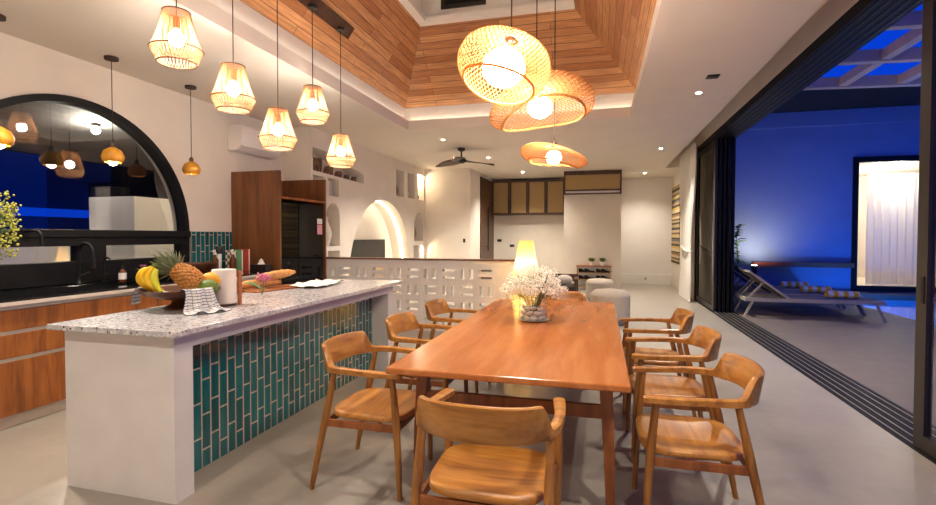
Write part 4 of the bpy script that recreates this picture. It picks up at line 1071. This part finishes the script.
# floor lamp of pleated paper
fl = thing('floor_lamp', 'tall glowing yellow pleated floor lamp behind the flower vase', 'floor lamp', (-.955, 6.55, 0))
n = 56; rings = []
for z, r in ((.10,.235),(.35,.225),(.70,.195),(1.0,.15),(1.36,.085)):
    rings.append([((r+(.008 if k % 2 else -.004))*math.cos(2*PI*k/n), (r+(.008 if k % 2 else -.004))*math.sin(2*PI*k/n), z) for k in range(n)])
MB().loft(rings, False).build('lamp_shade', M['shade'], fl)
MB().lathe([(.16,0),(.16,.03),(.02,.04),(.018,.95)], n=20).build('base', M['darkwood'], fl, smooth=True)
MB().ico((0,0,1.02), .05, 2).build('bulb', emis('floor_lamp_bulb', (1,.80,.50,1), 30), fl, smooth=True)
MB().ico((0,0,.50), .04, 2).build('bulb', emis('floor_lamp_low_bulb', (1,.80,.50,1), 10), fl, smooth=True)
# ottomans
def pouf(loc, r, h, lab):
    t = thing('pouf', lab, 'pouf', loc, 0, 'knitted poufs')
    pr = [(r*.8,0),(r*.97,h*.12)]
    for i in range(7):
        z = h*(.16+.10*i); pr += [(r*1.0, z), (r*1.03, z+h*.05)]
    pr += [(r*.97,h*.88),(r*.8,h*.97),(r*.4,h*1.0),(.001,h*1.0)]
    MB().lathe(pr, n=32).build('cushion', M['ottoman'], t, smooth=True)
pouf((.16, 8.35, 0), .31, .56, 'large knitted beige pouf just behind the far end of the table')
pouf((0.0, 11.3, 0), .30, .48, 'smaller looking beige pouf farther back before the shoe rack')
ct = thing('coffee_table', 'low dark wood coffee table behind the dining table', 'table', (-.78, 8.55, 0))
MB().box(-.45,.45,-.6,.6,.38,.42).build('tabletop', M['board'], ct, bevel=.006)
for sx in (-1,1):
    for sy in (-1,1): MB().box(sx*.38-.025,sx*.38+.025,sy*.52-.025,sy*.52+.025,0,.38).build('leg', M['darkwood'], ct)
for x, y, lb in ((-.62,8.9,'white cup on the coffee table nearest the poufs'),(-1.0,8.5,'white cup at the lamp end of the coffee table')):
    t = thing('cup', lb, 'cup', (x,y,.421)); MB().lathe([(.03,0),(.045,.03),(.05,.10),(.046,.10),(.04,.03),(.0001,.01)], n=18).build('body', M['plastic'], t, smooth=True)
    MB().tube([(.045,0,.085),(.075,0,.075),(.075,0,.045),(.045,0,.03)], .006, 6).build('handle', M['plastic'], t)
o = MB().lathe([(.06,0),(.12,.015),(.11,.02),(.0001,.006)], n=24).build('serving_dish', M['bookyellow'], smooth=True); at(o, (-.55,8.62,.421)); tag(o, 'yellow dish on the coffee table', 'dish')
ls = thing('lounge_chair', 'low dark framed lounge chair behind the coffee table', 'chair', (-.90, 10.6, 0))
MB().box(-.42,.42,-.4,.35,.22,.28).build('seat_frame', M['darkwood'], ls); MB().box(-.39,.39,-.4,.28,.281,.40).build('seat_cushion', M['darkcloth'], ls, bevel=.03)
for sx in (-1,1):
    MB().box(sx*.42-.025,sx*.42+.025,-.4,-.34,0,.52).build('leg', M['darkwood'], ls); MB().box(sx*.42-.025,sx*.42+.025,.30,.36,0,.60).build('leg', M['darkwood'], ls)
    MB().box(sx*.42-.035,sx*.42+.035,-.42,.36,.52,.55).build('armrest', M['darkwood'], ls)
MB().box(-.40,.40,.30,.35,.44,.60).build('backrest', M['darkwood'], ls)
o = MB().ell((0,0,0),(.17,.07,.11),16,10).build('pillow', M['greycloth'], smooth=True); at(o, (-.72,10.50,.505),(-.25,0,0)); tag(o, 'pale grey pillow on the dark lounge chair', 'pillow')
wc = thing('woven_chair', 'dark round backed woven chair partly behind the gypsophila', 'chair', (-1.25, 9.7, 0))
pts = [(.30*math.cos(a), .28*math.sin(a), .72+.0*a) for a in [PI*i/12 for i in range(13)]]
MB().grid(lambda u,v: (.30*math.cos(PI*u), .28*math.sin(PI*u), .40+.36*v*math.sin(PI*u)**.5), 16, 5).build('backrest', M['elephant'], wc, smooth=True, solid=.02)
MB().cyl((0,0,.36), .30, .05, 24).build('seat', M['elephant'], wc)
for k in range(4):
    a = PI/4+k*PI/2; MB().tube([(.22*math.cos(a),.22*math.sin(a),.36),(.27*math.cos(a),.27*math.sin(a),0)], .016, 8).build('leg', M['darkwood'], wc)
# shoe rack
sr = thing('shoe_rack', 'small pale wood shoe rack standing against the column', 'shoe rack', (-.16, 13.50, 0))
for sx in (-1,1): MB().box(sx*.42-.015,sx*.42+.015,-.15,.15,0,.62).build('side_panel', M['lightwood'], sr)
for z in (.08,.26,.44): MB().box(-.405,.405,-.15,.15,z,z+.02).build('shelf', M['lightwood'], sr)
MB().box(-.46,.46,-.17,.17,.62,.645).build('top', M['board'], sr)
def shoe(x, y, z, lab):
    b = MB(); sec = []
    for i in range(9):
        t = i/8; yy = -.13+.26*t; wd = .036+.012*math.sin(PI*t); hh = (.05+.05*sm(.35,.9,t))
        sec.append([(wd*c, yy, max(0, hh*.5+hh*.5*s_)) for c, s_ in [(math.cos(2*PI*k/10), math.sin(2*PI*k/10)) for k in range(10)]])
    o = b.loft(sec).build('shoe', M['shoe'], smooth=True); at(o, (x,y,z), (0,0,1.25)); tag(o, lab, 'shoe', 'shoes on the rack')
for z, rl in ((.461,'upper'),(.281,'middle')):
    for x, xl in ((-.42,'far left'),(-.27,'left of centre'),(.03,'right of centre'),(.16,'far right')):
        shoe(x, 13.49, z, 'dark shoe at the %s of the %s rack shelf' % (xl, rl))
for x, lb in ((-.22,'small green plant in a white pot, left on the shoe rack'),(.06,'small green plant in a white pot, right on the shoe rack')):
    t = thing('potted_plant', lb, 'potted plant', (x, 13.5, .646), 0, 'plants on the shoe rack')
    MB().lathe([(.05,0),(.075,.10),(.068,.10),(.05,.08)], n=18).build('pot', M['plastic'], t, smooth=True)
    lf = MB()
    for k in range(16):
        a = k*2.4; leaf(lf, (0,0,.08), (math.cos(a), math.sin(a), .8+.1*k), .19, .08, .25)
    lf.build('leaves', M['leaf'], t)
# wall weaving and curtain
o = MB().box(-.02, -.002, -.75, .75, 0, 2.13).build('wall_weaving', M['textile']); at(o, (RX, 14.80, .68)); tag(o, 'brown and yellow striped weaving hanging on the right wall', 'wall hanging')
cu = thing('door_curtain', 'white floor length curtain tied back beside the sliding doors', 'curtain', (1.86, 12.1, 0))
def curt(u, v):
    z = .02+3.3*(1-v)
    tie = 1.15; d = z-tie
    wd = (.52+ .43*sm(0,1.9,d)) if d > 0 else (.52+.18*sm(0,1.0,-d))
    c = -.12+.0*z+ (-.10*sm(0,1.9,d) if d > 0 else .12*sm(0,1.1,-d))
    a = u*2*PI*9
    return Vector((.045*math.sin(a)*(.55+.45*min(1,abs(d)*1.2))+.01*math.sin(3*a+z), c+(.5-u)*2*wd+.02*math.sin(a*.5+z*2), z))
MB().grid(curt, 120, 30).build('fabric', M['curtain'], cu, smooth=True, ang=180)
MB().tube([(.07*math.cos(2*PI*k/20), -.12+.54*math.sin(2*PI*k/20), 1.15+.06*math.sin(2*PI*k/20)) for k in range(20)], .025, 6, closed=True).build('tieback', M['curtain'], cu, smooth=True)

# ------------------------------------------------------------------ terrace
dk = MB(); dk.box(RX+.40, 5.2, -1.5, 14.5, -.12, 0).box(5.2, 11, 14.15, 14.5, -.12, .02).box(5.2,11,-1.5,3.0,-.12,0).box(9.5,11,3.0,14.15,-.12,0)
struct(dk.build('floor_terrace', M['deck']))
po = MB(); po.box(5.2, 9.5, 3.0, 14.15, -.8, -.7).box(5.1,5.2,3.0,14.15,-.7,-.12).box(9.5,9.6,3,14.15,-.7,-.12).box(5.2,9.5,2.9,3.0,-.7,-.12).box(5.2,9.5,14.15,14.25,-.7,-.12)
struct(po.build('floor_pool', M['pooltile']))
wa = MB(); wa.grid(lambda u,v: (5.2+4.3*u, 3+11.15*v, -.06), 4, 8); o = wa.build('pool_water', M['water']); tag(o, 'glowing blue water filling the swimming pool', 'water'); o['kind'] = 'stuff'
for y in (5.5, 9.0, 12.6): lamp('POINT', 'pool_lamp', (5.5, y, -.40), 26, (.03,.22,1), .06)
lamp('POINT', 'pool_lamp', (5.7, 12.6, -.3), 2.5, (.12,.7,1), .06)
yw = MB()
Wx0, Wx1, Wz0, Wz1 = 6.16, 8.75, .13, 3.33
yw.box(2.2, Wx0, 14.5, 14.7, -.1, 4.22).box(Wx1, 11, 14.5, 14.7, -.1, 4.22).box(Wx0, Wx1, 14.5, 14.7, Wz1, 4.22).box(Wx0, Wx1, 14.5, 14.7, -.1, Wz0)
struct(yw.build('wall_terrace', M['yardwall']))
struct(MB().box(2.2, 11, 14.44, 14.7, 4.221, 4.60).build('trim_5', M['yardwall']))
struct(MB().box(2.3, 11, 12.3, 14.7, 4.61, 4.75).build('ceiling_terrace', M['darkroof']))
f = struct(MB().box(Wx0-.06, Wx0+.06, 14.46, 14.6, Wz0-.07, Wz1+.07).box(Wx0+.06, Wx1, 14.46, 14.6, Wz0-.07, Wz0+.06).box(Wx0+.06, Wx1, 14.46, 14.6, Wz1-.06, Wz1+.07).box(Wx1-.06, Wx1+.06, 14.46, 14.6, Wz0-.07, Wz1+.07).build('window_2', M['black']))
MB().box(Wx0+.06, Wx1-.06, 14.52, 14.53, Wz0+.06, Wz1-.06).build('pane', M['glass'], f)
rm = MB(); rx0, rx1, ry0, ry1 = 6.1, 9.6, 14.7, 18.2
rm.box(rx0-.1, rx0, ry0, ry1, 0, 3.4).box(rx1, rx1+.1, ry0, ry1, 0, 3.4).box(rx0, rx1, ry1, ry1+.1, 0, 3.4).box(rx0-.1, rx1+.1, ry0, ry1, 0, .14).box(rx0-.1, rx1+.1, ry0, ry1, 3.32, 3.4)
struct(rm.build('wall_guest_room', M['plaster']))
gc = thing('guest_room_curtain', 'white curtain inside the lit room across the pool', 'curtain', (8.05, 15.6, .15))
MB().grid(lambda u,v: ((u-.5)*2.3, .06*math.sin(u*2*PI*13)+.01*math.sin(u*40+v*3), 2.95*(1-v)), 130, 6).build('fabric', M['curtain'], gc, smooth=True, ang=180)
lamp('POINT', 'guest_room_lamp', (7.6, 16.6, 3.0), 30, (1,.92,.78), .08)
lamp('POINT', 'guest_room_lamp', (7.4, 15.1, 3.05), 12, (1,.92,.78), .05)
struct(MB().box(3.85, Wx0-.07, 14.30, 14.5, .64, .76).build('trim_6', M['ledge']))
# pergola
pg = thing('pergola', 'painted steel pergola grid over the terrace', 'pergola', (2.45, 4.6, 3.50)); pg.rotation_euler = (0, .035, 0)
for k in range(6): MB().box(0, 6, -2.2+1.05*k+.0+.28, -2.2+1.05*k+.10+.28, 0, .14).build('cross_beam', M['pergola'], pg)
for k in range(9): MB().box(.02+.68*k, .12+.68*k, -3.2, 3.43, .012, .13).build('long_beam', M['pergola'], pg)
for y in (-2.0, 3.35): MB().box(5.9, 6.0, y-.05, y+.05, -3.75, .0).build('post', M['pergola'], pg)
# sun loungers
def lounger(loc, lab):
    t = thing('sun_lounger', lab, 'sun lounger', loc, 0, 'sun loungers by the pool')
    fr = MB()
    for sy in (-1,1): fr.box(-1.05, 1.05, sy*.33-.02, sy*.33+.02, .28, .34)
    fr.box(1.01,1.05,-.31,.31,.28,.34).box(-1.05,-1.01,-.31,.31,.28,.34).box(-.3,-.26,-.31,.31,.28,.32)
    fr.build('frame', M['lounger'], t)
    for sx in (-1,1):
        for sy in (-1,1): MB().bar((sx*.93, sy*.33, .28),(sx*1.06, sy*.33, 0),.045,.03,(1,0,0)).build('leg', M['lounger'], t)
    MB().box(-.34, 1.03, -.30, .30, .325, .345).build('seat_sling', M['sling'], t)
    b = MB()
    for sy in (-1,1): b.bar((-.36, sy*.30, .34),(-.98, sy*.30, .80),.035,.035,(0,1,0))
    b.bar((-.98,-.30,.80),(-.98,.30,.80),.03,.03); b.build('back_frame', M['lounger'], t)
    MB().grid(lambda u,v: (-.36-.62*u, -.28+.56*v, .345+.46*u), 4, 4).build('back_sling', M['sling'], t, solid=.01)
    for sy in (-1,1): MB().bar((-.75,sy*.25,.60),(-.98,sy*.25,.32),.025,.025,(0,1,0)).build('back_strut', M['lounger'], t)
    return t
lg = lounger((3.53, 10.02, 0), 'sun lounger closest to the sliding doors')
dup(lg, (3.58, 10.9, 0), None, 'middle sun lounger of the terrace row'); dup(lg, (3.58, 11.8, 0), None, 'farthest sun lounger, nearest the yard wall')
for (x, y), lb in zip(((4.08, 10.0),(4.0, 10.88),(3.95, 11.8)), ('rolled yellow striped towel on the closest sun lounger','rolled yellow striped towel on the middle sun lounger','rolled yellow striped towel on the farthest sun lounger')):
    b = MB(); n_ = 20
    b.loft([[(xx, .075*math.cos(2*PI*k/n_), .062+.062*math.sin(2*PI*k/n_)) for k in range(n_)] for xx in (-.24,-.12,.0,.12,.24)])
    o = b.build('rolled_towel', M['towel'], smooth=True); at(o, (x, y, .347)); tag(o, lb, 'towel', 'rolled towels on the loungers')
tp_ = thing('terrace_plant', 'leafy green plant lit from below beside the yard wall', 'plant', (3.38, 14.0, 0))
MB().lathe([(.16,0),(.22,.40),(.20,.40),(.17,.34)], n=24).build('pot', M['ceramic'], tp_, smooth=True)
MB().tube([(0,0,.3),(.03,.02,.9),(-.02,0,1.5)], [.02,.016,.01], 8).build('stem', M['stem'], tp_, smooth=True)
lf = MB()
for k in range(46):
    a = k*2.4; z = .45+1.25*random.random(); leaf(lf, (.02*math.cos(a),.02*math.sin(a),z), (math.cos(a), math.sin(a), .7), random.uniform(.2,.34), .13, .5)
lf.build('leaves', M['leaf'], tp_)
up_ = thing('garden_uplight', 'small bright uplight at the foot of the yard wall', 'garden light', (3.72, 13.75, .0))
MB().lathe([(.05,0),(.05,.62),(.06,.64),(.06,.70)], n=16).build('housing', M['pot'], up_, smooth=True); MB().cyl((0,0,.701), .05, .006, 16).build('lens', emis('uplight_lens', (1,.85,.6,1), 30), up_)
lamp('SPOT', 'uplight_beam', (3.72, 13.75, .74), 26, (1,.86,.64), .05, (PI-.55,.30,0), spot=2.3, blend=1.0)

# ------------------------------------------------------------------ cove lighting (strips lying on the lip of the vault)
ly, lx = (V1-V0), (L1-L0)
for x, ry in ((L0-.045, .0), (L1+.045, .0)):
    lamp('AREA', 'cove_strip', (x, (V0+V1)/2, 3.305), 1.3, (1,.84,.62), rot=(PI,0,0), sx=.05, sy=ly)
for y in (V0-.045, V1+.045):
    lamp('AREA', 'cove_strip', ((L0+L1)/2, y, 3.305), .7, (1,.84,.62), rot=(PI,0,0), sx=lx, sy=.05)
